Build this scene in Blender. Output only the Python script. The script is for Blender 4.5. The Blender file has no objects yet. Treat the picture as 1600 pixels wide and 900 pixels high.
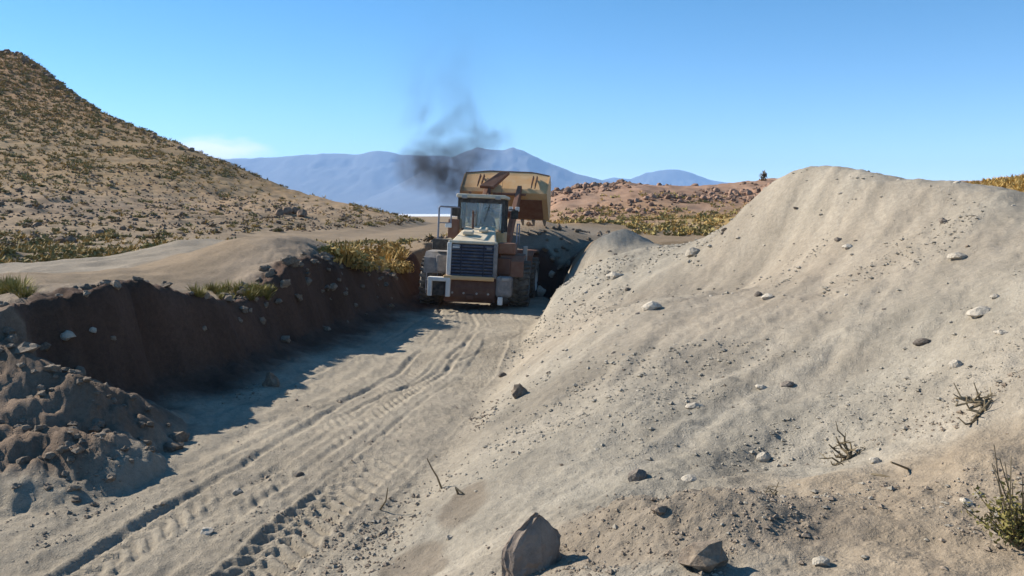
import bpy, bmesh, math, random
import numpy as np
from mathutils import Vector, Matrix, Euler

R = math.radians
SC = bpy.context.scene
COL = SC.collection
rng = np.random.RandomState(7)
random.seed(7)

# ------------------------------------------------------------------ camera, sky, sun, exposure
F, CX, HY = 1300.0, 800.0, 330.0            # photograph: focal length in pixels, centre column, horizon row
cam_d = bpy.data.cameras.new('camera')
cam = bpy.data.objects.new('camera', cam_d); COL.objects.link(cam)
cam.location = (0, 0, 0); cam.rotation_euler = (R(90), 0, 0)
cam_d.sensor_width = 36.0; cam_d.lens = 36.0 * F / 1600.0
cam_d.shift_y = -(450.0 - HY) / 1600.0
cam_d.clip_start = 0.05; cam_d.clip_end = 120000
SC.camera = cam

SUN_AZ, SUN_EL = -62.0, 32.0                # degrees, clockwise from straight ahead (+y)
sx = math.sin(R(SUN_AZ)) * math.cos(R(SUN_EL)); sy = math.cos(R(SUN_AZ)) * math.cos(R(SUN_EL)); sz = math.sin(R(SUN_EL))
world = bpy.data.worlds.new('World'); SC.world = world; world.use_nodes = True
wn = world.node_tree; wn.nodes.clear()
w_out = wn.nodes.new('ShaderNodeOutputWorld'); w_bg = wn.nodes.new('ShaderNodeBackground')
w_sky = wn.nodes.new('ShaderNodeTexSky'); w_sky.sky_type = 'NISHITA'; w_sky.sun_disc = False
w_sky.sun_elevation = R(SUN_EL); w_sky.sun_rotation = R(SUN_AZ)
w_sky.altitude = 3800; w_sky.air_density = 1.0; w_sky.dust_density = 0.1; w_sky.ozone_density = 0.35
w_bg.inputs['Strength'].default_value = 0.096
w_hs = wn.nodes.new('ShaderNodeHueSaturation'); w_hs.inputs['Saturation'].default_value = 1.38; w_hs.inputs['Hue'].default_value = 0.492; w_hs.inputs['Value'].default_value = 1.0
wn.links.new(w_sky.outputs[0], w_hs.inputs['Color'])
# one thin far cloud low over the shoulder of the hill
w_tc = wn.nodes.new('ShaderNodeTexCoord'); w_sub = wn.nodes.new('ShaderNodeVectorMath'); w_sub.operation = 'SUBTRACT'
w_sub.inputs[1].default_value = Vector(((335 - CX) / F, 1.0, (HY - 236) / F)).normalized()
wn.links.new(w_tc.outputs['Generated'], w_sub.inputs[0])
w_div = wn.nodes.new('ShaderNodeVectorMath'); w_div.operation = 'DIVIDE'; w_div.inputs[1].default_value = (.055, .2, .016); wn.links.new(w_sub.outputs[0], w_div.inputs[0])
w_len = wn.nodes.new('ShaderNodeVectorMath'); w_len.operation = 'LENGTH'; wn.links.new(w_div.outputs[0], w_len.inputs[0])
w_mp = wn.nodes.new('ShaderNodeMapping'); w_mp.inputs['Scale'].default_value = (1, 1, 4); wn.links.new(w_tc.outputs['Generated'], w_mp.inputs[0])
w_nz = wn.nodes.new('ShaderNodeTexNoise'); w_nz.inputs['Scale'].default_value = 30; w_nz.inputs['Detail'].default_value = 5; wn.links.new(w_mp.outputs[0], w_nz.inputs['Vector'])
w_ad = wn.nodes.new('ShaderNodeMath'); w_ad.operation = 'ADD'; wn.links.new(w_len.outputs['Value'], w_ad.inputs[0]); wn.links.new(w_nz.outputs['Fac'], w_ad.inputs[1])
w_mr = wn.nodes.new('ShaderNodeMapRange'); w_mr.interpolation_type = 'SMOOTHSTEP'; w_mr.inputs[1].default_value = 1.75; w_mr.inputs[2].default_value = .75; w_mr.inputs[3].default_value = 0; w_mr.inputs[4].default_value = .9
wn.links.new(w_ad.outputs[0], w_mr.inputs[0])
w_mix = wn.nodes.new('ShaderNodeMixRGB'); w_mix.inputs[2].default_value = (8.5, 8.5, 8.4, 1)
wn.links.new(w_mr.outputs[0], w_mix.inputs[0]); wn.links.new(w_hs.outputs[0], w_mix.inputs[1]); wn.links.new(w_mix.outputs[0], w_bg.inputs['Color']); wn.links.new(w_bg.outputs[0], w_out.inputs['Surface'])

sun_d = bpy.data.lights.new('sun', 'SUN'); sun_d.energy = 5.0; sun_d.angle = R(0.53); sun_d.color = (1.0, 0.93, 0.82)
sun = bpy.data.objects.new('sun', sun_d); COL.objects.link(sun)
sun.rotation_euler = Vector((sx, sy, sz)).to_track_quat('Z', 'Y').to_euler()
SC.view_settings.view_transform = 'Standard'; SC.view_settings.look = 'None'
SC.view_settings.exposure = 0.84; SC.view_settings.gamma = 1.0; SC.view_settings.use_curve_mapping = False
SC.render.engine = 'CYCLES'
SC.cycles.volume_step_rate = 1.0; SC.cycles.volume_max_steps = 256
SC.cycles.max_bounces = 6; SC.cycles.volume_bounces = 1; SC.cycles.transparent_max_bounces = 12

# ------------------------------------------------------------------ numpy noise and surface helpers
TBL = [rng.rand(256, 256).astype(np.float32) * 2 - 1 for _ in range(6)]
def vnoise(x, y, k=0):
    x = np.asarray(x, np.float64); y = np.asarray(y, np.float64)
    xi = np.floor(x).astype(np.int64); yi = np.floor(y).astype(np.int64)
    fx = x - xi; fy = y - yi
    fx = fx * fx * fx * (fx * (fx * 6 - 15) + 10); fy = fy * fy * fy * (fy * (fy * 6 - 15) + 10)
    t = TBL[k % 6]; a = xi & 255; b = yi & 255; a1 = (xi + 1) & 255; b1 = (yi + 1) & 255
    return (t[a, b] * (1 - fx) + t[a1, b] * fx) * (1 - fy) + (t[a, b1] * (1 - fx) + t[a1, b1] * fx) * fy
def fbm(x, y, sc=1.0, octv=4, k=0, gain=0.5, ridged=False):
    x = np.asarray(x, np.float64) * sc; y = np.asarray(y, np.float64) * sc
    s = 0.0; amp = 1.0; tot = 0.0
    for i in range(octv):
        n = vnoise(x + 17.3 * i, y + 5.1 * i, k + i)
        if ridged: n = 1 - 2 * np.abs(n)
        s = s + n * amp; tot += amp; amp *= gain
        x, y = 2.03 * (0.80 * x - 0.60 * y), 2.03 * (0.60 * x + 0.80 * y)
    return s / tot
def sst(a, b, x):
    t = np.clip((x - a) / (b - a), 0, 1); return t * t * (3 - 2 * t)
def P(px, py, Y): return ((px - CX) / F * Y, Y, -(py - HY) / F * Y)
class TPS:                                   # thin-plate surface through scattered survey points
    def __init__(s, pts, reg=0.02):
        p = np.array(pts, float); s.c = p[:, :2]; n = len(p)
        d = np.linalg.norm(s.c[:, None] - s.c[None], axis=2)
        K = s.k(d) + reg * np.eye(n); Q = np.c_[np.ones(n), s.c]
        A = np.block([[K, Q], [Q.T, np.zeros((3, 3))]])
        w = np.linalg.solve(A, np.r_[p[:, 2], np.zeros(3)]); s.w = w[:n]; s.a = w[n:]
    @staticmethod
    def k(d): return np.where(d > 0, d * d * np.log(np.maximum(d, 1e-9)), 0.0)
    def __call__(s, x, y):
        out = s.a[0] + s.a[1] * x + s.a[2] * y
        for (cx, cy), w in zip(s.c, s.w):
            d2 = (x - cx) ** 2 + (y - cy) ** 2 + 1e-12
            out = out + w * 0.5 * d2 * np.log(d2)
        return out

# ------------------------------------------------------------------ the lie of the land
# natural ground left of the cut, beyond its end and behind the heap
N_PTS = [P(*p) for p in [
    (0, 470, 11.5), (0, 432, 17), (0, 405, 35), (100, 452, 12.5), (200, 437, 14), (205, 412, 22), (300, 466, 15), (300, 400, 26),
    (275, 376, 29), (315, 367, 30), (355, 372, 30), (60, 412, 28), (130, 408, 29), (200, 402, 30), (240, 395, 30), (400, 464, 16.5), (400, 388, 34), (340, 446, 18), (380, 402, 20), (430, 374, 21), (465, 375, 22),
    (540, 402, 23), (545, 430, 21.5), (450, 416, 18.5), (560, 440, 22.5), (640, 440, 26), (600, 396, 38), (640, 392, 45),
    (500, 386, 50), (0, 376, 60), (300, 379, 60), (600, 376, 70),
    (830, 392, 30.8), (900, 377, 30.8), (820, 348, 33), (850, 346, 33), (875, 356, 32.5), (800, 352, 36), (895, 362, 34), (930, 347, 38), (1000, 364, 40), (1100, 366, 40),
    (760, 380, 37), (700, 388, 37), (1560, 296, 35), (1560, 280, 50), (1000, 355, 55), (800, 362, 55)]] + [
    (-40, 20, -1.5), (-40, 60, -2), (-15, 5, -2.2), (-15, 0, -2.0), (-8, 3, -2.2), (-8.2, 9.6, -2.1), (-9.5, 11.2, -1.9), (-8, 7, -2.3), (-12, 9, -2.2), (8, 15, -.1), (9, 21, -.5), (10, 28, -.9),
    (13, 14, .3), (20, 25, .8), (12, 5, 0), (12, -6, -.6), (-12, -8, -1.5), (40, 20, 1.5), (40, 60, 1.5)]
N_T = TPS(N_PTS)
# spoil heap on the right with the foreground bank
M_PTS = [P(*p) for p in [
    (860, 490, 25), (790, 580, 15.3), (740, 640, 12.2), (700, 690, 10.4), (600, 850, 7.1), (560, 900, 6.4),
    (930, 378, 26), (1000, 384, 25), (1000, 392, 22), (1055, 392, 22), (1055, 392, 19), (1130, 358, 20), (1130, 356, 18.2), (1200, 293, 18), (1240, 268, 17), (1290, 261, 16), (1345, 268, 15), (1430, 283, 14), (1500, 288, 13),
    (1600, 303, 12), (1000, 560, 10.5), (1000, 640, 8.5), (1000, 470, 14), (1290, 450, 11.5), (1290, 600, 8.5), (1500, 500, 8.5),
    (1500, 400, 10.3), (1600, 450, 8.3), (1600, 600, 6.2), (1290, 720, 6.3), (1600, 720, 5), (1450, 640, 6.6), (1290, 890, 4.2),
    (1600, 890, 3.8), (1000, 720, 7.0), (850, 560, 13.5), (850, 640, 10), (850, 740, 7.2), (850, 890, 4.8), (700, 800, 7), (700, 890, 5.6),
    (940, 430, 19.5), (900, 430, 22), (1150, 450, 14.5), (1200, 380, 15.5), (1400, 340, 13), (1000, 790, 5.6), (1100, 850, 4.5)]] + [
    (0, 0, -1.66), (1.5, 2, -1.72), (-1, 2, -1.85), (-2, 4, -2.45), (2, 0, -1.62), (3, 2.6, -1.6), (0, 3, -1.9), (-2.5, 0, -2.2), (4, -4, -1.4), (-2, -6, -2.0),
    (8, 8, .0), (9, 12, -.2), (7.6, 15.5, .0), (7.2, 17.5, -.1), (8, 20, -.4), (7, 24, -.9), (5.5, 28, -1.0), (9, 2, -.5)] + [P(*p) for p in [(903, 394, 30), (935, 384, 30.5), (1000, 386, 30), (850, 500, 28), (862, 480, 30)]]
M_T = TPS(M_PTS)
xR_f = lambda y: np.interp(y, [-8, 0, 6.4, 7.1, 10.4, 12.2, 15.3, 20, 25, 32], [-2.6, -2.2, -1.25, -1.1, -.75, -.55, -.1, .55, 1.15, 1.6])
xL_f = lambda y: np.interp(y, [-8, 6, 9, 12, 15, 20, 25, 32], [-7.2, -7.0, -6.5, -5.85, -5.2, -4.35, -3.65, -3.05])
xC_f = lambda y: np.interp(y, [-8, 0, 4, 8, 12, 13, 14, 16, 18, 20, 22, 24, 26], [6, 5, 5.5, 7.2, 7.4, 7.1, 6.8, 6.1, 5.6, 5.1, 4.4, 3.8, 2.7])
floor_f = lambda y: -2.80 - 0.012 * (y - 6)
HL = np.array([(0, 78), (30, 86), (60, 100), (100, 137), (150, 172), (250, 216), (350, 252), (450, 297), (550, 322), (640, 343), (690, 366)], float)
HR = np.array([(700, 362), (800, 330), (860, 302), (920, 291), (965, 286), (1010, 292), (1060, 292), (1130, 290), (1190, 285), (1220, 280), (1400, 290), (1600, 280)], float)
YL, YR = 150.0, 95.0
hl_y = np.interp(HL[:, 0], [0, 60, 150, 350, 690], [295, 262, 208, 165, 128])       # the crest runs away to the left
hl_x, hl_z = (HL[:, 0] - CX) / F * hl_y, (HY - HL[:, 1]) / F * hl_y + 2.3
hr_x, hr_z = (HR[:, 0] - CX) / F * YR, (HY - HR[:, 1]) / F * YR + 2.3
TRK_Y = [0, 6.5, 11, 15, 18, 22, 26, 32]; TRK_X = [-4.5, -3.5, -2.74, -2.05, -1.85, -1.8, -2.3, -2.3]

def natural(x, y):
    n = N_T(x, y)
    far = sst(48, 66, np.hypot(x * 0.8, y))
    n = np.clip(n, -3.0, 3.5) * (1 - far) + (-2.3) * far
    base_y = np.interp(x, [-90, -25, -9], [30, 38, 72])
    yl = np.interp(x, hl_x, hl_y)
    t = np.clip((y - base_y) / (yl - base_y), 0, 1)
    rim = np.interp(x, hl_x[::1], hl_z)
    rim = np.where(x < hl_x[0], hl_z[0] + (hl_x[0] - x) * 0.25, rim)
    back = 1 - sst(yl, yl + 40, y)
    hill = rim * (0.75 * t + 0.25 * t * t) * back
    hill = hill * (1 + 0.015 * fbm(x, y, 0.05, 3, 2)) + hill.clip(0, 1) * (0.25 * fbm(x, y, 0.12, 4, 1) + 0.30 * fbm(x, y, 0.5, 3, 3)) 
    n = n + np.maximum(hill, 0) * (x < 5)
    t2 = sst(42, YR, y) * (1 - sst(YR, YR + 60, y))
    rim2 = np.where(x < hr_x[0], 0, np.interp(x, hr_x, hr_z))
    n = n + t2 * (rim2 + (x > hr_x[0]) * (0.45 * fbm(x, y, 0.1, 4, 4) + 0.35 * fbm(x, y, 0.45, 3, 0))) 
    lft = sst(-5, -7, x) * sst(50, 40, y) * sst(11, 15, y)
    n = n + lft * (.24 * fbm(x, y, .28, 4, 2, .55) + .05 * fbm(x, y, 1.1, 3, 4))
    dl, tl = segdist(x, y, (-24, 31.5), (-15.5, 36))
    n = n + .35 * np.exp(-(dl / 1.0) ** 2)
    edge = sst(372, 428, np.hypot(x, y))
    return n * (1 - edge) - 46 * edge

def segdist(x, y, a, b):
    ax, ay = a[:2]; bx, by = b[:2]; dx, dy = bx - ax, by - ay
    t = np.clip(((x - ax) * dx + (y - ay) * dy) / (dx * dx + dy * dy), 0, 1)
    return np.hypot(x - ax - t * dx, y - ay - t * dy), t

def height(x, y, detail=True):
    x = np.asarray(x, float); y = np.asarray(y, float)
    xL = xL_f(y) + 0.42 * fbm(x * 0.25, y, 0.75, 5, 2, .6) ; xR = xR_f(y); xC = xC_f(y)
    zn = natural(x, y)
    zf = floor_f(y) + 0.05 * fbm(x, y, 0.35, 3, 1)
    # end of the cut: a bank on the right, a ramp on the left
    ye = 30.2 + 0.25 * fbm(x, y, 0.9, 3, 3)
    kx = sst(-1.8, 0.2, x); we = sst(ye, ye + 0.45 + 6 * (1 - kx), y)
    zf = zf * (1 - we) + zn * we
    # talus at the foot of the left face
    foot = x - xL
    zf = zf + 0.35 * np.exp(-np.clip(foot, 0, 9) / 0.6) * (1 - we)
    wl = sst(0.18, -0.42, foot) 
    z = zf * (1 - wl) + zn * wl
    # the heap
    zm = M_T(x, np.clip(y, -8, 32))
    zm = zm + (0.09 * fbm(x, y, 0.5, 4, 0) + 0.035 * fbm(x, y, 1.8, 3, 3)) * sst(0.2, 2.5, x - xR)
    wm = sst(-0.35, 0.5, x - xR) * (1 - sst(29.8, 32, y))
    wb = sst(0.8, 3.4, x - xC) * sst(2, 6, x + 2)
    zh = zm * (1 - wb) + zn * wb
    z = np.where(x > xR - 0.36, z * (1 - wm) + zh * wm, z)
    # rubble spurs against the left side
    for a, b, sl, rough in (((-6.9, 10.3, -1.45), (-4.9, 9.7, -2.05), 0.45, 0.10), ((-6.6, 8.8, -2.1), (-4.3, 8.95, -2.45), 0.34, 0.16)):
        d, t = segdist(x, y, a, b)
        L2 = (b[0] - a[0]) ** 2 + (b[1] - a[1]) ** 2; tr_ = ((x - a[0]) * (b[0] - a[0]) + (y - a[1]) * (b[1] - a[1])) / L2
        d = d + 1.1 * np.clip(tr_ - 1, 0, 9) * math.sqrt(L2)
        zs = a[2] + (b[2] - a[2]) * t - sl * d + rough * fbm(x, y, 2.2, 4, 4, 0.6) 
        z = np.maximum(z, np.where(d < 4, zs, -99))
    if not detail: return z
    r = np.hypot(x, y)
    infloor = sst(-0.2, 0.6, x - xL) * (1 - sst(-0.6, 0.3, x - xR)) * (1 - we)
    # wheel ruts along the haul track
    rut = np.zeros_like(z); c0 = np.interp(y, TRK_Y, TRK_X) + 0.04 * fbm(y * 0 + 3.1, y, 0.3, 2, 1)
    for off, wd, dp in ((0, .055, .055), (.10, .03, .02), (.43, .05, .050), (.50, .03, .02), (.82, .055, .04), (1.14, .035, .02), (-.62, .12, .025), (-1.35, .06, .015), (2.0, .04, .012)):
        u = x - c0 - off - 0.022 * fbm(x * .2 + off * 9, y, 0.6, 4, 4, .6) - off * .05 * (y - 12) * .12
        amp = .75 * dp * np.clip(0.65 + 1.2 * fbm(x * .4 + off * 31, y, 0.45, 4, 2, .6), 0.0, 1.4)
        rut += amp * (-np.exp(-(u / wd) ** 2) + 0.45 * np.exp(-((u - wd * 1.7) / (wd * .6)) ** 2) + 0.45 * np.exp(-((u + wd * 1.7) / (wd * .6)) ** 2))
    # lugged tyre prints
    for off, hw, ph in ((1.48, .27, 0.0), (2.3, .25, 1.7), (.20, .19, .4), (.64, .17, 1.1)):
        u = (x - c0 - off) / hw
        m = np.clip(1.25 - np.abs(u), 0, .3) / .3
        chev = np.sin((y * 6.2 + np.abs(u) * 1.6 + ph) * 2 * math.pi / 1.35)
        fade = np.clip(0.5 + 1.2 * fbm(x * .3, y + off * 7, 0.45, 2, 5), 0, 1) * (1.15 if off == 1.48 else .6)
        rut += fade * .018 * (np.exp(-((np.abs(u) - 1.15) * hw / .028) ** 2))
        rut += m * fade * (-0.024 + 0.024 * np.clip(chev * 1.6, -1, 1))
    for off, sl_, wd, dp in ((-.9, .10, .05, .030), (-.2, .24, .045, .032), (.2, .30, .04, .024), (1.0, .09, .05, .026), (-1.5, .20, .07, .024)):   # older crossing tracks
        u = x - (-2.74 + off + sl_ * (y - 11)) - .05 * fbm(x * 0 + off * 5, y, .7, 3, 3)
        amp = dp * np.clip(.4 + 1.6 * fbm(x * .3 + off * 13, y, .4, 3, 5, .6), 0, 1.4)
        rut += amp * (-np.exp(-(u / wd) ** 2) + .5 * np.exp(-((u - wd * 1.8) / wd) ** 2) + .4 * np.exp(-((u + wd * 1.8) / wd) ** 2))
    rut += .030 * fbm(x, y, 2.6, 5, 0, .62) + .014 * fbm(x, y, 8, 3, 2, .6)
    z = z + rut * np.clip(infloor + .35 * (np.abs(x - c0 - 1) < 1.6) * (y < 27), 0, 1) * sst(29, 26, y)
    # crumbs, clods, small slides
    onheap = sst(0, 1.2, x - xR) * (1 - wb) * (1 - sst(30, 32, y))
    fu = -0.72 * x - 0.69 * y; fv = 0.69 * x - 0.72 * y
    streak = fbm(fu * 0.16, fv, 1.25, 4, 2)
    streak2 = fbm(fu * 0.06, fv, 2.4, 4, 4, .6)
    lump = fbm(x, y, 2.1, 5, 5, .62) + 1.6 * sst(17, 23, y) * fbm(x, y, 1.1, 4, 0, .6)
    z = z + onheap * sst(17, 22, y) * .07 * fbm(x, y, 1.3, 5, 3, .6)
    z = z + onheap * (0.04 * streak + 0.016 * streak2 + 0.026 * lump + .02 * np.clip(lump - .15, 0, 1) + 0.016 * fbm(x, y, 6, 3, 1, .65))
    near = np.clip(1 - r / 45, 0, 1)
    z = z + near * (0.012 * fbm(x, y, 9.0, 3, 0) + 0.02 * fbm(x, y, 2.3, 3, 3))
    nearr = sst(7.6, 4.6, r) * sst(-.6, .6, x)
    z = z + nearr * 0.03 * fbm(x, y, 3.2, 4, 5, 0.6)
    for ax, ay, ar in ((-.47, 7.1, .30), (-.76, 6.3, .30)): z = z - .07 * np.exp(-(((x - ax) / ar) ** 2 + ((y - ay) / (ar * 1.8)) ** 2)) + .05 * np.exp(-(((x - ax + .35) / .2) ** 2 + ((y - ay) / (ar * 2)) ** 2))
    for a, b, wd, dp in (((2.75, 9.0), (1.0, 6.55), .10, .016), ((3.05, 8.0), (1.55, 6.2), .09, .014), ((4.9, 10.6), (2.9, 8.4), .10, .018), ((2.2, 11.6), (1.2, 9.6), .12, .03)):
        d, t = segdist(x + .06 * fbm(x, y, 1.4, 2, 1), y, a, b); k_ = np.sin(np.clip(t, .02, .98) * math.pi) ** .6
        side = (x - a[0]) * (b[1] - a[1]) - (y - a[1]) * (b[0] - a[0])
        z = z + k_ * (-dp * np.exp(-(d / wd) ** 2) + dp * .9 * np.exp(-((d - 2.1 * wd) / (1.2 * wd)) ** 2) * (side > 0))
    z = z + .20 * np.exp(-(((x - .95) / .70) ** 2 + ((y - 5.0 + .25 * (x - .95)) / .36) ** 2)) * (1 + .35 * fbm(x, y, 5, 3, 2))
    rub = sst(0.9, -0.2, foot) * sst(-1.6, -0.6, foot) * (y < 30) + sst(8.0, 8.5, y) * (y < 10.6) * sst(-3.7, -4.6, x) * (1 - wl) 
    cl = fbm(x, y, 3.0, 4, 1, 0.6)
    z = z + np.clip(rub, 0, 1) * (0.10 * cl + 0.05 * np.abs(fbm(x, y, 6.5, 3, 2)))
    lip = sst(-0.45, -0.75, foot) * sst(-2.6, -1.0, foot) * (y < 30)
    z = z + lip * 0.10 * fbm(x, y, 1.6, 4, 4, .6)
    return z

def raycast(pts):                            # survey: where the sight line through an image point meets the land
    pts = np.array(pts, float)
    Y = np.geomspace(3.0, 260, 1500)
    out = []
    for px, py in pts:
        x = (px - CX) / F * Y; zr = -(py - HY) / F * Y
        d = zr - height(x, Y)
        k = np.argmax(d < 0) if (d < 0).any() else len(Y) - 1
        if k > 0:
            f_ = d[k - 1] / (d[k - 1] - d[k] + 1e-9); yy = Y[k - 1] + (Y[k] - Y[k - 1]) * np.clip(f_, 0, 1)
        else: yy = Y[0]
        out.append(((px - CX) / F * yy, yy, -(py - HY) / F * yy))
    return out

# ------------------------------------------------------------------ materials
def new_mat(name):
    m = bpy.data.materials.new(name); m.use_nodes = True; nt = m.node_tree
    b = nt.nodes['Principled BSDF']; return m, nt, b
def nd(nt, t, **kw):
    n = nt.nodes.new(t)
    for k, v in kw.items(): setattr(n, k, v)
    return n
def simple(name, col, rough=0.7, metal=0.0, dust=0.0, scale=6.0, bump=0.0, dustcol=(.42, .35, .26), spec=0.4):
    m, nt, b = new_mat(name)
    tc = nd(nt, 'ShaderNodeTexCoord'); nz = nd(nt, 'ShaderNodeTexNoise'); nz.inputs['Scale'].default_value = scale; nz.inputs['Detail'].default_value = 6
    nz.inputs['Roughness'].default_value = 0.65
    nt.links.new(tc.outputs['Object'], nz.inputs['Vector'])
    mr = nd(nt, 'ShaderNodeMapRange'); mr.inputs[1].default_value = .35; mr.inputs[2].default_value = .7; mr.inputs[3].default_value = max(0, dust - .35); mr.inputs[4].default_value = min(1, dust + .3) if dust else 0.12
    nt.links.new(nz.outputs['Fac'], mr.inputs[0])
    mx = nd(nt, 'ShaderNodeMixRGB'); mx.inputs[1].default_value = (*col, 1); mx.inputs[2].default_value = (*(dustcol if dust else [c * .55 for c in col]), 1)
    nt.links.new(mr.outputs[0], mx.inputs[0]); nt.links.new(mx.outputs[0], b.inputs['Base Color'])
    b.inputs['Roughness'].default_value = rough; b.inputs['Metallic'].default_value = metal; b.inputs['Specular IOR Level'].default_value = spec
    if bump:
        bp = nd(nt, 'ShaderNodeBump'); bp.inputs['Strength'].default_value = bump; bp.inputs['Distance'].default_value = 0.03
        nt.links.new(nz.outputs['Fac'], bp.inputs['Height']); nt.links.new(bp.outputs[0], b.inputs['Normal'])
    return m

def soil_mat():
    m, nt, b = new_mat('soil'); L = nt.links.new
    b.inputs['Roughness'].default_value = 0.95; b.inputs['Specular IOR Level'].default_value = 0.12
    at = nd(nt, 'ShaderNodeVertexColor'); at.layer_name = 'Col'
    tc = nd(nt, 'ShaderNodeTexCoord')
    def noise(s, d, r=.6):
        n = nd(nt, 'ShaderNodeTexNoise'); n.inputs['Scale'].default_value = s; n.inputs['Detail'].default_value = d; n.inputs['Roughness'].default_value = r
        L(tc.outputs['Object'], n.inputs['Vector']); return n
    n1, n2, n3 = noise(.9, 8), noise(14, 6, .7), noise(60, 4, .7)
    def ramp(n, a, c):
        q = nd(nt, 'ShaderNodeMapRange'); q.inputs[1].default_value = .3; q.inputs[2].default_value = .72; q.inputs[3].default_value = a; q.inputs[4].default_value = c
        L(n.outputs['Fac'], q.inputs[0]); return q
    q1, q2, q3 = ramp(n1, .86, 1.14), ramp(n2, .80, 1.18), ramp(n3, .85, 1.12)
    mu = nd(nt, 'ShaderNodeMath', operation='MULTIPLY'); L(q1.outputs[0], mu.inputs[0]); L(q2.outputs[0], mu.inputs[1])
    mv = nd(nt, 'ShaderNodeMath', operation='MULTIPLY'); L(mu.outputs[0], mv.inputs[0]); L(q3.outputs[0], mv.inputs[1])
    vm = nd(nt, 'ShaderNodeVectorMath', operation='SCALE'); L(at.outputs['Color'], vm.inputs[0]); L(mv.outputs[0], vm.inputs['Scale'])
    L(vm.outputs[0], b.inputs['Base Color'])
    vo = nd(nt, 'ShaderNodeTexVoronoi'); vo.inputs['Scale'].default_value = 26; L(tc.outputs['Object'], vo.inputs['Vector'])
    vr = nd(nt, 'ShaderNodeMapRange'); vr.inputs[1].default_value = 0; vr.inputs[2].default_value = .35; vr.inputs[3].default_value = .5; vr.inputs[4].default_value = 0; L(vo.outputs['Distance'], vr.inputs[0])
    ad = nd(nt, 'ShaderNodeMath', operation='ADD'); L(n2.outputs['Fac'], ad.inputs[0]); L(vr.outputs[0], ad.inputs[1])
    ad2 = nd(nt, 'ShaderNodeMath', operation='ADD'); L(ad.outputs[0], ad2.inputs[0]); L(n3.outputs['Fac'], ad2.inputs[1])
    bp = nd(nt, 'ShaderNodeBump'); bp.inputs['Strength'].default_value = .6; bp.inputs['Distance'].default_value = .03
    L(ad2.outputs[0], bp.inputs['Height']); L(bp.outputs[0], b.inputs['Normal'])
    return m
SOIL = soil_mat()

def rock_mat(name, c1, c2, scale=3.0):
    m, nt, b = new_mat(name); L = nt.links.new
    tc = nd(nt, 'ShaderNodeTexCoord'); oi = nd(nt, 'ShaderNodeObjectInfo')
    n = nd(nt, 'ShaderNodeTexNoise'); n.inputs['Scale'].default_value = scale; n.inputs['Detail'].default_value = 8; n.inputs['Roughness'].default_value = .7
    L(tc.outputs['Object'], n.inputs['Vector'])
    mx = nd(nt, 'ShaderNodeMixRGB'); mx.inputs[1].default_value = (*c1, 1); mx.inputs[2].default_value = (*c2, 1)
    mr = nd(nt, 'ShaderNodeMapRange'); mr.inputs[1].default_value = .35; mr.inputs[2].default_value = .65
    L(n.outputs['Fac'], mr.inputs[0]); L(mr.outputs[0], mx.inputs[0])
    hs = nd(nt, 'ShaderNodeHueSaturation'); q = nd(nt, 'ShaderNodeMapRange'); q.inputs[3].default_value = .75; q.inputs[4].default_value = 1.25
    L(oi.outputs['Random'], q.inputs[0]); L(q.outputs[0], hs.inputs['Value']); L(mx.outputs[0], hs.inputs['Color']); L(hs.outputs[0], b.inputs['Base Color'])
    b.inputs['Roughness'].default_value = .9; b.inputs['Specular IOR Level'].default_value = .2
    bp = nd(nt, 'ShaderNodeBump'); bp.inputs['Strength'].default_value = .6; bp.inputs['Distance'].default_value = .05
    L(n.outputs['Fac'], bp.inputs['Height']); L(bp.outputs[0], b.inputs['Normal'])
    return m
M_STONE = rock_mat('stone_pale', (.36, .31, .245), (.54, .48, .39))
M_GRIT = rock_mat('grit', (.32, .28, .22), (.44, .39, .31))
M_STONED = rock_mat('stone_dark', (.12, .10, .085), (.24, .20, .16))
M_CLOD = rock_mat('clod_soil', (.15, .115, .085), (.27, .215, .16))
M_RED = rock_mat('stone_red', (.23, .135, .09), (.34, .22, .155), 2.0)
M_BROCK = rock_mat('stone_brown', (.15, .095, .06), (.27, .19, .13), 2.0)
M_ROCKF = rock_mat('boulder_grey_brown', (.145, .112, .088), (.26, .205, .16), 5.0)

def leaf_mat(name, c1, c2):
    m, nt, b = new_mat(name); L = nt.links.new
    tc = nd(nt, 'ShaderNodeTexCoord'); oi = nd(nt, 'ShaderNodeObjectInfo')
    n = nd(nt, 'ShaderNodeTexNoise'); n.inputs['Scale'].default_value = 5; n.inputs['Detail'].default_value = 4
    L(tc.outputs['Object'], n.inputs['Vector'])
    mr = nd(nt, 'ShaderNodeMapRange'); mr.inputs[1].default_value = .35; mr.inputs[2].default_value = .65; L(n.outputs['Fac'], mr.inputs[0])
    mx = nd(nt, 'ShaderNodeMixRGB'); mx.inputs[1].default_value = (*c1, 1); mx.inputs[2].default_value = (*c2, 1); L(mr.outputs[0], mx.inputs[0])
    hs = nd(nt, 'ShaderNodeHueSaturation'); q = nd(nt, 'ShaderNodeMapRange'); q.inputs[3].default_value = .7; q.inputs[4].default_value = 1.3
    L(oi.outputs['Random'], q.inputs[0]); L(q.outputs[0], hs.inputs['Value']); L(mx.outputs[0], hs.inputs['Color']); L(hs.outputs[0], b.inputs['Base Color'])
    b.inputs['Roughness'].default_value = .8; b.inputs['Specular IOR Level'].default_value = .15
    return m
M_OLIVE = leaf_mat('leaf_olive', (.20, .155, .06), (.29, .23, .085))
M_GOLD = leaf_mat('leaf_gold', (.33, .22, .07), (.48, .33, .12))
M_GREEN = leaf_mat('leaf_green', (.19, .165, .05), (.30, .255, .085))
M_DARK = leaf_mat('leaf_dark', (.135, .095, .055), (.20, .145, .085))
M_TWIG = leaf_mat('twig_grey', (.13, .10, .06), (.22, .175, .11))

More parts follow.
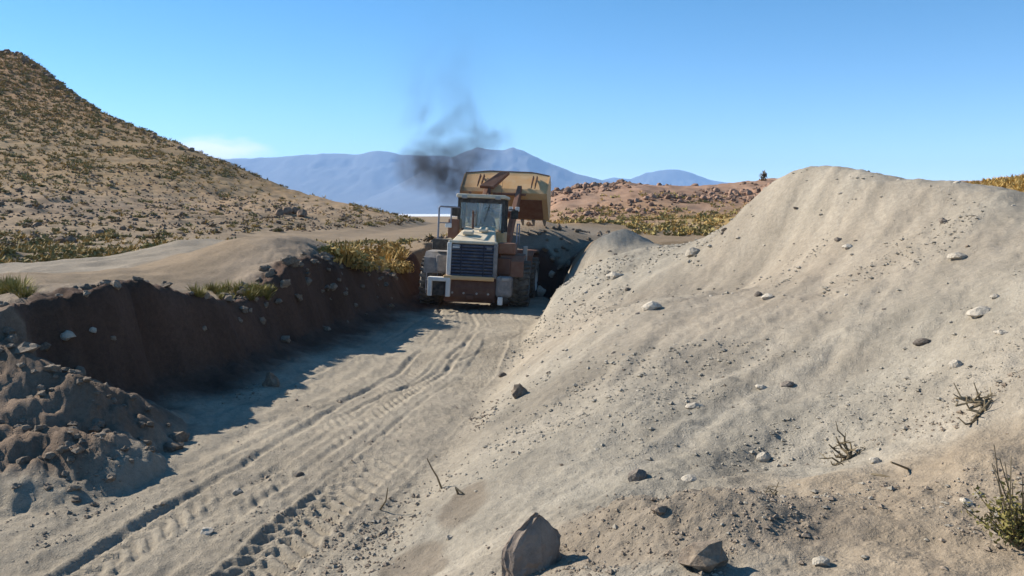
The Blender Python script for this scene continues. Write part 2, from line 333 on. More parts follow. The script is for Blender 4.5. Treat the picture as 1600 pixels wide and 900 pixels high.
# ------------------------------------------------------------------ tags and mesh helpers
def tag(o, label=None, cat=None, group=None, kind=None):
    if label: o['label'] = label
    if cat: o['category'] = cat
    if group: o['group'] = group
    if kind: o['kind'] = kind
    return o
def link(o, parent=None):
    COL.objects.link(o)
    if parent: o.parent = parent
    return o
def np_mesh(name, V, Fq, mat=None, smooth=False, cols=None):
    me = bpy.data.meshes.new(name); V = np.asarray(V, np.float32); Fq = np.asarray(Fq, np.int32); k = Fq.shape[1]
    me.vertices.add(len(V)); me.vertices.foreach_set('co', V.ravel())
    me.loops.add(Fq.size); me.loops.foreach_set('vertex_index', Fq.ravel())
    me.polygons.add(len(Fq)); me.polygons.foreach_set('loop_start', np.arange(0, Fq.size, k, dtype=np.int32))
    me.polygons.foreach_set('use_smooth', np.full(len(Fq), smooth))
    if cols is not None:
        a = me.color_attributes.new('Col', 'FLOAT_COLOR', 'POINT')
        a.data.foreach_set('color', np.c_[cols, np.ones(len(cols))].astype(np.float32).ravel())
    me.update(calc_edges=True)
    if mat: me.materials.append(mat)
    return me

# ------------------------------------------------------------------ the land as one continuous sheet, cut into its named pieces
def build_land():
    ang = np.r_[np.linspace(R(-100), R(-37), 46)[:-1], np.linspace(R(-37), R(37), 800), np.linspace(R(37), R(100), 46)[1:]]
    rr = [0.4]
    while rr[-1] < 430:
        r = rr[-1]; rr.append(r + (0.06 if r < 3.6 else max(.012, min(r * r / 1250, .0062 * r))))
    rr = np.array(rr); A, Q = np.meshgrid(ang, rr)
    X = (Q * np.sin(A)).ravel(); Y = (Q * np.cos(A)).ravel()
    Z = height(X, Y)
    nr, na = len(rr), len(ang)
    xL, xR, xC = xL_f(Y), xR_f(Y), xC_f(Y)
    foot = X - xL
    # ---- soil colours
    def c(*v): return np.array(v)[None, :]
    nz = fbm(X, Y, .25, 4, 1)[:, None]; nz2 = fbm(X, Y, 1.3, 4, 2)[:, None]; nf = fbm(X, Y, .035, 4, 3)[:, None]
    C = c(.25, .185, .12) * (1 + .2 * nz)                                            # natural ground
    def mix(C, col, w): w = np.clip(w, 0, 1)[:, None] if np.ndim(w) == 1 else np.clip(w, 0, 1); return C * (1 - w) + col * w
    road = sst(7.5, 5.5, np.abs(Y - np.interp(X, [-40, -22, -11, -5, 0], [20, 21, 26, 44, 55]))) * (X < 0)
    C = mix(C, c(.27, .225, .17) * (1 + .12 * nz2), road)
    hillw = sst(0, 3.0, natural(X, Y) + 2.3) * (X < 3) * (Y > 30)
    hc = c(.275, .182, .092) * (1 - .5 * (nf > 0) * nf) + c(.04, .012, -.005) * nz + c(.03, .028, .015) * nz2
    zz = (Z + 2.3)[:, None]
    hc = hc + c(.07, .055, .05) * np.exp(-((zz - 3.0) / 2.2) ** 2) + c(.02, -.02, -.02) * np.clip((zz - 16) / 20, 0, 1)
    C = mix(C, np.clip(hc, .04, 1), hillw)
    rid = sst(44, 60, Y) * (X > -3) * (X > -.0 * Y)
    rc = c(.32, .20, .135) + c(.05, .02, .01) * nz + c(.05, .04, .03) * nz2
    gold = sst(78, 50, Y)[:, None] * np.clip(.6 + nz, 0, 1)
    rc = rc * (1 - gold) + c(.33, .22, .085) * gold
    C = mix(C, rc, rid)
    pile = sst(30.3, 30.8, Y) * sst(37, 34.5, Y) * (X > -1) * sst(4.6, 3.6, X)
    C = mix(C, c(.25, .205, .155) * (1 + .25 * nz2), pile)
    gr = sst(7, 10, X - xC) * (Y > 12) * (Y < 60) * (X > 8)
    C = mix(C, c(.34, .225, .085) * (1 + .2 * nz2), gr)
    fl = sst(-.3, .2, foot) * (Y < 31) * (X < xR + .6)
    C = mix(C, c(.322, .274, .208) * (1 + .16 * nz2 + .12 * nz), fl)
    wall_shade = sst(1.7, .5, foot + .45 * nz2[:, 0]) * sst(-1.15, -.6, foot) * (Y < 31)
    C = mix(C, c(.105, .063, .044) * (1 + .5 * nz2), wall_shade)  # reddish cut-face soil, darkened and spread onto the floor to deepen its shadow
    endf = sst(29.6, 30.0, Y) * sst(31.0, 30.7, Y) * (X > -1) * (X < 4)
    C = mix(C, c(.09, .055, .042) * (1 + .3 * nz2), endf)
    lip = sst(-.5, -.9, foot) * sst(-3.2, -1.4, foot) * (Y < 30)
    C = mix(C, c(.24, .19, .14) * (1 + .2 * nz2), lip * .8)
    heap = sst(-.3, .6, X - xR) * (1 - sst(2.0, 4.0, X - xC)) * (Y < 29)
    fu = -0.72 * X - 0.69 * Y; fv = 0.69 * X - 0.72 * Y
    st = fbm(fu * .12, fv, 1.1, 4, 2)[:, None]; st2 = fbm(fu * .05, fv, 2.6, 4, 4, .6)[:, None]
    C = mix(C, c(.305, .265, .208) * (1 + .22 * st + .20 * st2 + .12 * nz2) + c(.016, .0, -.008) * nz, heap)
    rub = sst(-3.9, -4.5, X) * sst(8.0, 8.5, Y + .3 * nz2[:, 0]) * (Y < 11) 
    C = mix(C, c(.19, .135, .095) * (1 + .3 * nz2), rub)
    rr_ = np.hypot(X, Y)
    nearr = sst(7.0, 5.6, rr_ + .6 * nz2[:, 0]) * sst(.6, 1.6, X - .1 * Y)
    C = mix(C, c(.30, .235, .165) * (1 + .15 * nz2), nearr * .85)
    C = mix(C, c(.265, .215, .16) * (1 + .2 * nz2), sst(1.3, .8, np.hypot((X - .95) / .85, (Y - 4.85 + .25 * (X - .95)) / .5) + .3 * nz2[:, 0]) * .8)
    for ax, ay, ar in ((-.47, 7.1, .26), (-.40, 7.55, .16), (-.76, 6.3, .26), (-.62, 5.85, .2)):
        C = mix(C, c(.20, .165, .125), sst(1.0, .7, np.hypot((X - ax) * 1.0, (Y - ay) * .55) / ar + .5 * nz2[:, 0]) * .85)  # shade of the small hollows, painted in as darker soil
    C = np.clip(C, .02, .9)
    V = np.c_[X, Y, Z]
    i = (np.arange(nr - 1)[:, None] * na + np.arange(na - 1)[None, :]).ravel()
    Fq = np.c_[i, i + 1, i + na + 1, i + na][:, ::-1]
    fx = X[Fq].mean(1); fy = Y[Fq].mean(1); fz = Z[Fq].mean(1)
    fL, fR, fC = xL_f(fy), xR_f(fy), xC_f(fy)
    reg = np.zeros(len(Fq), int)
    reg[(natural(fx, fy) > -1.6) & (fx < 3) & (fy > 45)] = 1
    reg[(fx > -3) & (fy > 46)] = 2
    reg[(fx > fR) & (fx < fC + 1.2) & (fy < 28.5)] = 3
    reg[(fx > fL + .2) & (fx <= fR) & (fy < 30.4)] = 4
    reg[(fx > fL - .55) & (fx <= fL + .2) & (fy < 30.4)] = 5
    names = ['ground', 'hillside', 'rocky_ridge', 'spoil_heap', 'trench_floor', 'trench_bank']
    for k, nm in enumerate(names):
        f = Fq[reg == k]; used, inv = np.unique(f, return_inverse=True)
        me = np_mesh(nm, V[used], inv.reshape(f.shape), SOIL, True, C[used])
        o = link(bpy.data.objects.new(nm, me)); tag(o, kind='structure')
build_land()

# ------------------------------------------------------------------ far plain and mountains
def plain_mat():
    m, nt, b = new_mat('salt_and_plain'); L = nt.links.new
    tc = nd(nt, 'ShaderNodeTexCoord'); ln = nd(nt, 'ShaderNodeVectorMath', operation='LENGTH'); L(tc.outputs['Object'], ln.inputs[0])
    n = nd(nt, 'ShaderNodeTexNoise'); n.inputs['Scale'].default_value = .0012; n.inputs['Detail'].default_value = 6; L(tc.outputs['Object'], n.inputs['Vector'])
    ad = nd(nt, 'ShaderNodeMath', operation='MULTIPLY_ADD'); ad.inputs[1].default_value = 1500; L(n.outputs['Fac'], ad.inputs[0]); L(ln.outputs['Value'], ad.inputs[2])
    mr = nd(nt, 'ShaderNodeMapRange'); mr.inputs[1].default_value = 3300; mr.inputs[2].default_value = 3900; L(ad.outputs[0], mr.inputs[0])
    mx = nd(nt, 'ShaderNodeMixRGB'); mx.inputs[1].default_value = (.30, .25, .18, 1); mx.inputs[2].default_value = (.72, .68, .64, 1)
    L(mr.outputs[0], mx.inputs[0]); L(mx.outputs[0], b.inputs['Base Color']); b.inputs['Roughness'].default_value = .9
    return m
def build_plain():
    ang = np.linspace(0, 2 * math.pi, 97)[:-1]; rr = np.array([395., 800, 2000, 5000, 12000, 30000])
    V = [(r * math.sin(a), r * math.cos(a), -45.0) for r in rr for a in ang]; n = len(ang)
    Fq = [(k * n + j, k * n + (j + 1) % n, (k + 1) * n + (j + 1) % n, (k + 1) * n + j)[::-1] for k in range(len(rr) - 1) for j in range(n)]
    tag(link(bpy.data.objects.new('plain', np_mesh('plain', V, Fq, plain_mat(), True))), kind='structure')
build_plain()
M_MTN = simple('mountain_rock', (.085, .095, .11), .95, 0, 0, .0008)
def mountain(name, prof, Yc, W, seed):
    pr = np.array(prof, float); x = (pr[:, 0] - CX) / F * Yc; z = (HY - pr[:, 1]) / F * Yc
    xs = np.linspace(x[0], x[-1], 260); ts = np.linspace(-1, 1, 61)
    X, T = np.meshgrid(xs, ts); H = np.interp(X, x, z + 45)
    Yw = Yc + T * W
    k = 1 - np.abs(T); k = .35 * k + .65 * k ** 2
    er = fbm(X / W, T, 7, 5, seed, .55, True)
    Z = H * k * (1 + .35 * er * (np.abs(T) ** .6) * (1 - np.abs(T))) + H * .012 * fbm(X / W, T, 30, 3, seed + 1) - 47
    na = len(xs); i = (np.arange(len(ts) - 1)[:, None] * na + np.arange(na - 1)[None, :]).ravel()
    Fq = np.c_[i, i + 1, i + na + 1, i + na]
    tag(link(bpy.data.objects.new(name, np_mesh(name, np.c_[X.ravel(), Yw.ravel(), Z.ravel()], Fq, M_MTN, True))), kind='structure')
mountain('mountain_range', [(150, 330), (250, 262), (340, 249), (420, 246), (490, 241), (520, 240), (560, 241), (590, 235), (605, 236), (625, 241), (660, 243), (700, 244), (740, 250), (800, 270), (900, 310), (960, 330)], 21000, 6000, 1)
mountain('volcano', [(500, 330), (600, 300), (680, 258), (720, 240), (745, 230), (765, 233), (785, 235), (801, 230), (815, 234), (850, 251), (900, 271), (940, 281), (1000, 290), (1100, 305), (1200, 330)], 17500, 4200, 3)
mountain('far_volcano', [(880, 330), (930, 284), (960, 277), (985, 280), (1010, 270), (1040, 265), (1060, 265), (1078, 269), (1110, 281), (1180, 292), (1300, 330)], 25000, 3500, 2)

hz, nt, b = new_mat('haze_air'); nt.nodes.remove(b)
pv = nd(nt, 'ShaderNodeVolumePrincipled'); pv.inputs['Color'].default_value = (.36, .60, 1.0, 1); pv.inputs['Density'].default_value = 3.4e-5
nt.links.new(pv.outputs[0], nt.nodes['Material Output'].inputs['Volume'])
bm = bmesh.new(); bmesh.ops.create_cube(bm, size=1)
for v in bm.verts: v.co = Vector((v.co.x * 62000, v.co.y * 62000, -60 + (v.co.z + .5) * 1900))
me = bpy.data.meshes.new('haze'); bm.to_mesh(me); me.materials.append(hz)
tag(link(bpy.data.objects.new('haze', me)), kind='stuff')
#LOADER
# ------------------------------------------------------------------ wheel loader
class MB:
    def __init__(s): s.bm = bmesh.new()
    def box(s, c, d, rot=None, bev=0.0, taper=None):
        r = bmesh.ops.create_cube(s.bm, size=1); vs = r['verts']
        for v in vs:
            k = 1.0
            if taper and v.co.z > 0: v.co.x *= taper[0]; v.co.y *= taper[1]
            v.co = Vector((v.co.x * d[0], v.co.y * d[1], v.co.z * d[2]))
        if bev:
            es = list({e for v in vs for e in v.link_edges})
            g = bmesh.ops.bevel(s.bm, geom=vs + es, offset=bev, segments=2, affect='EDGES', profile=.5)
            vs = list({v for f in g['faces'] for v in f.verts} | {v for v in vs if v.is_valid})
        M = Matrix.Translation(c) @ (Euler(rot).to_matrix().to_4x4() if rot else Matrix())
        for v in vs: v.co = M @ v.co
        return s
    def hexa(s, pts):                        # eight corners: bottom four then top four, same winding
        v = [s.bm.verts.new(p) for p in pts]
        for f in ((3, 2, 1, 0), (4, 5, 6, 7), (0, 1, 5, 4), (1, 2, 6, 5), (2, 3, 7, 6), (3, 0, 4, 7)): s.bm.faces.new([v[i] for i in f])
        return s
    def tube(s, pts, r, n=8, r2=None):
        pts = [Vector(p) for p in pts]
        rings = []
        for i, p in enumerate(pts):
            d = (pts[min(i + 1, len(pts) - 1)] - pts[max(i - 1, 0)]).normalized()
            a = d.orthogonal().normalized() if i == 0 else (rings_a - d * rings_a.dot(d)).normalized()
            rings_a = a; b_ = d.cross(a)
            rad = r if r2 is None else r + (r2 - r) * i / (len(pts) - 1)
            rings.append([s.bm.verts.new(p + (a * math.cos(t) + b_ * math.sin(t)) * rad) for t in [2 * math.pi * k / n for k in range(n)]])
        for i in range(len(rings) - 1):
            for k in range(n): s.bm.faces.new((rings[i][k], rings[i][(k + 1) % n], rings[i + 1][(k + 1) % n], rings[i + 1][k]))
        s.bm.faces.new(rings[0][::-1]); s.bm.faces.new(rings[-1])
        return s
    def prism(s, poly, x0, x1):              # profile in (y, z), extruded along x
        a = [s.bm.verts.new((x0, p[0], p[1])) for p in poly]; b_ = [s.bm.verts.new((x1, p[0], p[1])) for p in poly]; n = len(poly)
        s.bm.faces.new(a[::-1]); s.bm.faces.new(b_)
        for i in range(n): s.bm.faces.new((a[i], a[(i + 1) % n], b_[(i + 1) % n], b_[i]))
        return s
    def build(s, name, mat, parent=None, xf=None, bev=0.0, smooth=False):
        if bev: bmesh.ops.bevel(s.bm, geom=list(s.bm.edges), offset=bev, segments=2, affect='EDGES', profile=.5, clamp_overlap=True)
        bmesh.ops.recalc_face_normals(s.bm, faces=s.bm.faces)
        if xf is not None: s.bm.transform(xf)
        me = bpy.data.meshes.new(name); s.bm.to_mesh(me); s.bm.free(); me.materials.append(mat)
        for p in me.polygons: p.use_smooth = smooth
        return link(bpy.data.objects.new(name, me), parent)

DUST = (.46, .39, .30)
M_CREAM = simple('paint_dusty_cream', (.50, .38, .22), .6, 0, .62, 5, .15, (.68, .61, .48))
M_TAN = simple('paint_faded_yellow', (.62, .35, .14), .6, 0, .4, 3, .15, (.66, .47, .27))
M_WHITE = simple('paint_dusty_white', (.74, .70, .64), .6, 0, .3, 8, 0, (.60, .54, .45))
M_RUST = simple('paint_rust_brown', (.20, .085, .05), .75, 0, .30, 4, .2, (.30, .18, .11))
M_RUSTD = simple('steel_rust_dark', (.11, .055, .04), .75, .2, .30, 4, .2, (.20, .12, .08))
M_GREYD = simple('paint_dusty_grey', (.13, .12, .115), .8, 0, .42, 5, .15, (.38, .34, .30))
M_BLACK = simple('rubber_black', (.022, .021, .02), .8, 0, .25, 7, .2, (.20, .165, .13))
M_TREAD = simple('rubber_dusty', (.035, .032, .03), .85, 0, .55, 5, .2, (.30, .25, .19))
M_STEEL = simple('steel_worn', (.30, .29, .28), .5, .6, .35, 6, .1, (.40, .34, .27))
M_GRILL = simple('grille_blue_black', (.012, .015, .032), .55, .2, .10, 8, 0, (.14, .13, .13))
M_SLAT = simple('slat_dusty_blue', (.07, .075, .11), .6, .2, .35, 5, 0, (.24, .21, .19))
M_PIPE = simple('paint_blue_grey', (.20, .21, .25), .6, .2, .2, 8, 0, (.36, .33, .30))
M_SEAT = simple('seat_black_vinyl', (.02, .02, .022), .6, 0, .1, 8)
M_LAMP = simple('lamp_lens_white', (.80, .78, .74), .3, 0, .15, 9, 0, (.6, .55, .46))
gl, gnt, gb = new_mat('cab_glass')
gnt.nodes.remove(gb); tr = nd(gnt, 'ShaderNodeBsdfTransparent'); tr.inputs[0].default_value = (.84, .90, .90, 1)
gg = nd(gnt, 'ShaderNodeBsdfGlossy'); gg.inputs['Roughness'].default_value = .04; gg.inputs[0].default_value = (.9, .95, 1, 1)
gd = nd(gnt, 'ShaderNodeBsdfDiffuse'); gd.inputs[0].default_value = (.45, .42, .36, 1)
fr = nd(gnt, 'ShaderNodeFresnel'); fr.inputs[0].default_value = 1.6
gm = nd(gnt, 'ShaderNodeMixShader'); gm2 = nd(gnt, 'ShaderNodeMixShader')
gn = nd(gnt, 'ShaderNodeTexNoise'); gn.inputs['Scale'].default_value = 3.5; gn.inputs['Detail'].default_value = 5
gr_ = nd(gnt, 'ShaderNodeMapRange'); gr_.inputs[1].default_value = .35; gr_.inputs[2].default_value = .75; gr_.inputs[3].default_value = .02; gr_.inputs[4].default_value = .22
gt = nd(gnt, 'ShaderNodeTexCoord'); gnt.links.new(gt.outputs['Object'], gn.inputs['Vector']); gnt.links.new(gn.outputs['Fac'], gr_.inputs[0])
gnt.links.new(fr.outputs[0], gm.inputs[0]); gnt.links.new(tr.outputs[0], gm.inputs[1]); gnt.links.new(gg.outputs[0], gm.inputs[2])
gnt.links.new(gr_.outputs[0], gm2.inputs[0]); gnt.links.new(gm.outputs[0], gm2.inputs[1]); gnt.links.new(gd.outputs[0], gm2.inputs[2])
gnt.links.new(gm2.outputs[0], gnt.nodes['Material Output'].inputs['Surface'])

LY = 25.3
LZ = float(floor_f(26.8)) - 0.07
loader = bpy.data.objects.new('wheel_loader', None); link(loader)
loader.location = (P(733, 0, LY)[0], LY, LZ); loader.rotation_euler = (R(-0.8), R(2.6), R(-4))
loader.empty_display_size = .3
tag(loader, 'dusty cream and rust wheel loader with its bucket raised, backing along the cut', 'wheel loader')

# rear body
cw = MB(); cw.prism([(.10, .34), (.02, .50), (0, .78), (.06, 1.08), (.75, 1.10), (.80, .42), (.5, .30)], -.80, .78)
cwo = cw.build('counterweight', M_RUSTD, loader, bev=.03)
for x_ in (-.55, -.2, .2, .55): MB().tube([(x_, .03, .62), (x_, -.03, .62)], .035, 6).build('bolt', M_STEEL, cwo)
MB().box((0, -.02, .50), (.22, .10, .14), bev=.02).build('tow_hitch', M_RUSTD, cwo)
MB().box((-.06, -.03, 1.08), (1.55, .12, .13), bev=.03).build('bumper_bar', M_TAN, loader)
MB().box((1.02, .14, .86), (.50, .42, .64), bev=.09).build('bumper_end', M_GREYD, loader)
g = MB(); g.box((-1.24, .03, .74), (.13, .26, .50), bev=.02).box((-.68, .03, .74), (.14, .26, .50), bev=.02).box((-.96, .035, 1.01), (.70, .27, .13), bev=.03)
lg = g.build('lamp_guard', M_WHITE, loader)
MB().box((-.96, .10, .72), (.44, .14, .44), bev=.02).build('lamp_housing', M_BLACK, lg)
MB().box((.93, -.10, .44), (.15, .10, .24), bev=.02).build('tail_lamp', M_LAMP, loader)
MB().box((1.06, -.075, 1.10), (.22, .05, .10), bev=.015).build('tail_lamp', M_STEEL, loader)

hood = MB()
hood.hexa([(-.71, .16, 1.02), (.73, .16, 1.02), (.70, 1.95, 1.1), (-.66, 1.95, 1.1), (-.70, .12, 2.16), (.72, .12, 2.14), (.50, 1.95, 2.66), (-.46, 1.95, 2.66)])
hood.build('hood', M_CREAM, loader, bev=.045)
for z_, nm in ((2.17, 'hood_lip'),): MB().box((.01, .10, z_), (1.50, .16, .09), bev=.03).build(nm, M_CREAM, loader)
for x_ in (-.70, .72): MB().box((x_, .06, 1.62), (.13, .14, 1.06), bev=.03).build('grille_post', M_WHITE if x_ < 0 else M_GREYD, loader)
gp = MB().box((.01, .105, 1.60), (1.30, .06, 1.02)).build('grille', M_GRILL, loader)
for k in range(10):
    MB().box((.01, .05, 1.16 + k * .098), (1.27, .05, .042), rot=(R(-35), 0, 0)).build('slat', M_SLAT, gp)
for x_ in (-.33, .36): MB().box((x_, .045, 1.60), (.03, .06, 1.0)).build('slat', M_GRILL, gp)
MB().box((-.50, .045, 2.03), (.22, .03, .10), bev=.01).build('badge_plate', M_WHITE, gp)
MB().box((.52, .045, 2.02), (.16, .03, .09), bev=.01).build('badge_plate', M_GREYD, gp)
d = MB(); d.box((-.25, .9, 2.455), (.35, .25, .12), rot=(R(17), 0, 0), bev=.04); d.box((.2, 1.3, 2.56), (.3, .3, .10), rot=(R(17), 0, 0), bev=.04)
d.build('intake_cover', M_CREAM, loader)
MB().tube([(-.20, 1.62, 2.5), (-.20, 1.62, 3.05), (-.20, 1.55, 3.14)], .04, 10).build('exhaust_pipe', M_RUSTD, loader)

# rear chassis between the wheels, fenders, platforms
MB().box((0, 1.9, .95), (.95, 2.4, .55), bev=.05).build('rear_frame', M_RUSTD, loader)
for s_ in (-1, 1):
    f = MB(); f.prism([(.55, 1.15), (.62, 1.62), (.85, 1.80), (2.3, 1.82), (2.75, 1.55), (2.68, 1.53), (2.27, 1.74), (.9, 1.73), (.70, 1.58), (.62, 1.15)], s_ * .82, s_ * 1.56)
    f.build('fender', M_GREYD if s_ < 0 else M_RUST, loader)
    sp = MB(); sp.box((s_ * .95, .75, 1.45), (.42, .5, .55), bev=.05); sp.build('side_panel', M_GREYD if s_ < 0 else M_RUSTD, loader)
MB().box((-1.04, .95, 2.04), (.60, .55, .34), bev=.03).build('battery_box', M_BLACK, loader)
MB().box((1.00, 1.2, 2.0), (.55, .8, .36), bev=.04).build('tool_box', M_RUST, loader)
MB().box((-.84, 1.75, 2.55), (.34, .3, .62), bev=.03).build('hydraulic_tank', M_RUST, loader)
MB().box((-.98, 1.52, 2.64), (.20, .14, .14), bev=.02).build('work_lamp', M_LAMP, loader)
hr = MB(); hr.tube([(-1.24, 1.1, 2.22), (-1.24, 1.1, 3.20), (-1.22, 1.15, 3.24), (-.70, 1.9, 3.24)], .03)
hr.tube([(-.92, 1.6, 2.7), (-.92, 1.6, 3.24)], .025).tube([(-1.24, 1.1, 2.72), (-.92, 1.6, 2.72)], .018)
hr.build('handrail', M_PIPE, loader)
hr = MB(); hr.tube([(1.25, 1.5, 2.1), (1.25, 1.5, 2.72), (1.25, 1.6, 2.78), (1.25, 2.7, 2.78), (1.25, 2.75, 2.1)], .024); hr.build('handrail', M_PIPE, loader)
st = MB(); st.box((1.52, 1.9, 1.72), (.15, .06, .74), bev=.02); st.build('step_bracket', M_STEEL, loader)
MB().box((1.52, 1.86, 1.33), (.17, .10, .10), bev=.02).build('work_lamp', M_LAMP, loader)

# cab
CZ0, CZ1, CYa, CYb = 1.75, 3.62, 2.02, 3.55
CW = .78
MB().box((.0, (CYa + CYb) / 2, 2.12), (1.56, CYb - CYa, .74), bev=.04).build('cab_base', M_TAN, loader)
for x_ in (-1, 1):
    for y_, t_ in ((CYa + .04, .07), ((CYa + CYb) / 2 + .15, .05), (CYb - .04, .07)):
        MB().box((x_ * (CW - .05), y_, 3.02), (t_ + .02, t_ + .02, 1.12), bev=.012).build('cab_pillar', M_BLACK, loader)
MB().box((0, (CYa + CYb) / 2, CZ1 + .02), (1.66, CYb - CYa + .2, .13), bev=.05).build('cab_roof', M_CREAM, loader)
MB().box((0, CYa + .03, 3.50), (1.44, .07, .16), bev=.01).build('window_header', M_BLACK, loader)
MB().box((0.02, CYa + .04, 3.0), (1.38, .012, .86)).build('rear_window', gl, loader)
MB().box((0.02, CYb - .04, 3.0), (1.38, .012, .98)).build('windscreen', gl, loader)
for x_ in (-1, 1):
    MB().box((x_ * (CW - .05), CYa + .44, 3.0), (.012, .68, .98)).build('side_window', gl, loader)
    MB().box((x_ * (CW - .05), CYb - .38, 3.0), (.012, .52, .98)).build('side_window', gl, loader)
MB().box((-.11, CYa + .09, 2.96), (.06, .03, .92)).build('window_bar', M_STEEL, loader)
for x_ in (-.55, .55): MB().box((x_, CYa - .06, 3.60), (.18, .10, .11), bev=.02).build('work_lamp', M_STEEL, loader)
for s_ in (-1, 1):
    m_ = MB(); m_.tube([(s_ * .80, 3.3, 3.25), (s_ * 1.02, 3.35, 3.28), (s_ * 1.02, 3.35, 3.1)], .016); mo = m_.build('mirror_arm', M_BLACK, loader)
    MB().box((s_ * 1.03, 3.33, 3.10), (.24, .05, .30), bev=.02).build('mirror', M_BLACK, mo)
se = MB(); se.box((.05, 2.62, 2.44), (.46, .14, .50), rot=(R(-8), 0, 0), bev=.05).box((.05, 2.88, 2.28), (.52, .5, .14), bev=.05); se.build('seat', M_SEAT, loader)
sw = MB(); ring = [(.05 + .2 * math.cos(a), 3.32 + .05 * math.sin(a), 2.62 + .18 * math.sin(a)) for a in [2 * math.pi * k / 16 for k in range(17)]]
sw.tube(ring, .016, 6).tube([(.05, 3.5, 2.3), (.05, 3.33, 2.62)], .03); sw.build('steering_wheel', M_SEAT, loader)

# wheels
def wheel(c, rot=0.0, rad=.80, wid=.62):
    Mx = Matrix.Translation(c) @ Matrix.Rotation(rot, 4, 'Z')
    b_ = MB(); prof = [(-.5, .50), (-.5, .80), (-.42, .93), (-.25, .96), (.25, .96), (.42, .93), (.5, .80), (.5, .50)]
    n = 40; rings = []
    for k in range(n):
        a = 2 * math.pi * k / n
        rings.append([b_.bm.verts.new((p[0] * wid, p[1] * rad * math.cos(a), p[1] * rad * math.sin(a))) for p in prof])
    for k in range(n):
        for j in range(len(prof) - 1):
            b_.bm.faces.new((rings[k][j], rings[k][j + 1], rings[(k + 1) % n][j + 1], rings[(k + 1) % n][j]))
    for k in range(24):
        for s_ in (-1, 1):
            a = 2 * math.pi * (k + (.5 if s_ > 0 else 0)) / 24
            T = Matrix.Rotation(a, 4, 'X') @ Matrix.Translation((s_ * wid * .25, 0, rad * .96)) @ Matrix.Rotation(s_ * R(18), 4, 'Z')
            r_ = bmesh.ops.create_cube(b_.bm, size=1)
            for v in r_['verts']:
                v.co = T @ Vector((v.co.x * wid * .52, v.co.y * .085, v.co.z * .10 + .0))
    w_ = b_.build('wheel', M_TREAD, loader, Mx, smooth=False)
    q = MB()
    for s_ in (-1, 1):
        rp = [(.46, .52), (.40, .49), (.30, .44), (.16, .40), (.10, .26), (.30, .22), (.33, .10), (.33, .0)]
        n = 24; rg = []
        for k in range(n):
            a = 2 * math.pi * k / n
            rg.append([q.bm.verts.new((s_ * p[0] * wid, p[1] * rad * math.cos(a), p[1] * rad * math.sin(a))) for p in rp[:-1]])
        cv = q.bm.verts.new((s_ * rp[-1][0] * wid, 0, 0))
        for k in range(n):
            for j in range(len(rp) - 2): q.bm.faces.new((rg[k][j], rg[k][j + 1], rg[(k + 1) % n][j + 1], rg[(k + 1) % n][j]))
            q.bm.faces.new((rg[k][-1], cv, rg[(k + 1) % n][-1]))
    q.build('rim', M_WHITE, w_, Mx, smooth=False)
for s_ in (-1, 1): wheel((s_ * 1.42, 1.62, .80))
MB().tube([(-1.2, 1.62, .8), (1.2, 1.62, .8)], .17, 12).build('axle', M_RUSTD, loader)

for k in range(3): MB().box((-1.30, .62 + .02 * k, .62 + k * .30), (.34, .16, .035), bev=.008).build('ladder_step', M_STEEL, loader)
for x_ in (-1.47, -1.13): MB().tube([(x_, .62, .5), (x_, .68, 1.5)], .018, 6).build('ladder_rail', M_PIPE, loader)
for k in range(3): MB().tube([(.80 + .05 * k, .9, 1.6), (.95 + .06 * k, .6, 1.35 - .1 * k), (.9 + .05 * k, 1.6, 1.0)], .022, 6).build('hose', M_BLACK, loader)
for k in range(2): MB().tube([(.30 + .12 * k, 3.4, 1.9), (.55 + .1 * k, 3.75, 2.5), (.45 + .1 * k, 4.3, 2.9)], .024, 6).build('hose', M_BLACK, loader)
MB().tube([(.62, 2.3, 3.68), (.66, 2.25, 4.25)], .008, 5, .004).build('antenna', M_BLACK, loader)
MB().tube([(-.45, 2.5, 3.68), (-.45, 2.5, 3.80)], .055, 10, .045).build('beacon', M_RUST, loader)
MB().tube([(.30, 2.00, 3.45), (.12, 1.99, 2.80)], .010, 5).build('wiper', M_BLACK, loader)
for y_ in (.62, 1.15, 1.62):
    for s_ in (-1, 1): MB().box((s_ * .705, y_, 1.6), (.03, .02, .92)).build('panel_seam', M_BLACK, loader)

# front frame, turned about the articulation joint
ART = 6.0
FX = Matrix.Translation((.05, 3.1, 0)) @ Matrix.Rotation(R(-ART), 4, 'Z')
def Fp(x, y, z): return FX @ Vector((x, y, z))
fb = MB(); fb.box((0, 1.2, 1.0), (1.0, 2.2, .6), bev=.05).box((-.42, 1.2, 1.7), (.16, .9, 1.3), bev=.04).box((.42, 1.2, 1.7), (.16, .9, 1.3), bev=.04)
fb.build('front_frame', M_RUSTD, loader, FX)
for s_ in (-1, 1):
    wheel(tuple(Fp(s_ * 1.30, 1.75, .80)), R(-ART))
    f = MB(); f.prism([(.75, 1.2), (.85, 1.68), (1.2, 1.86), (2.3, 1.86), (2.3, 1.79), (1.25, 1.79), (.93, 1.63), (.82, 1.2)], s_ * .9, s_ * 1.55); f.build('fender', M_RUST, loader, FX)
MB().tube([Fp(-1.2, 1.75, .8), Fp(1.2, 1.75, .8)], .17, 12).build('axle', M_RUSTD, loader)
BY, BZ = 3.0, 3.92                           # bucket heel in front-frame coordinates
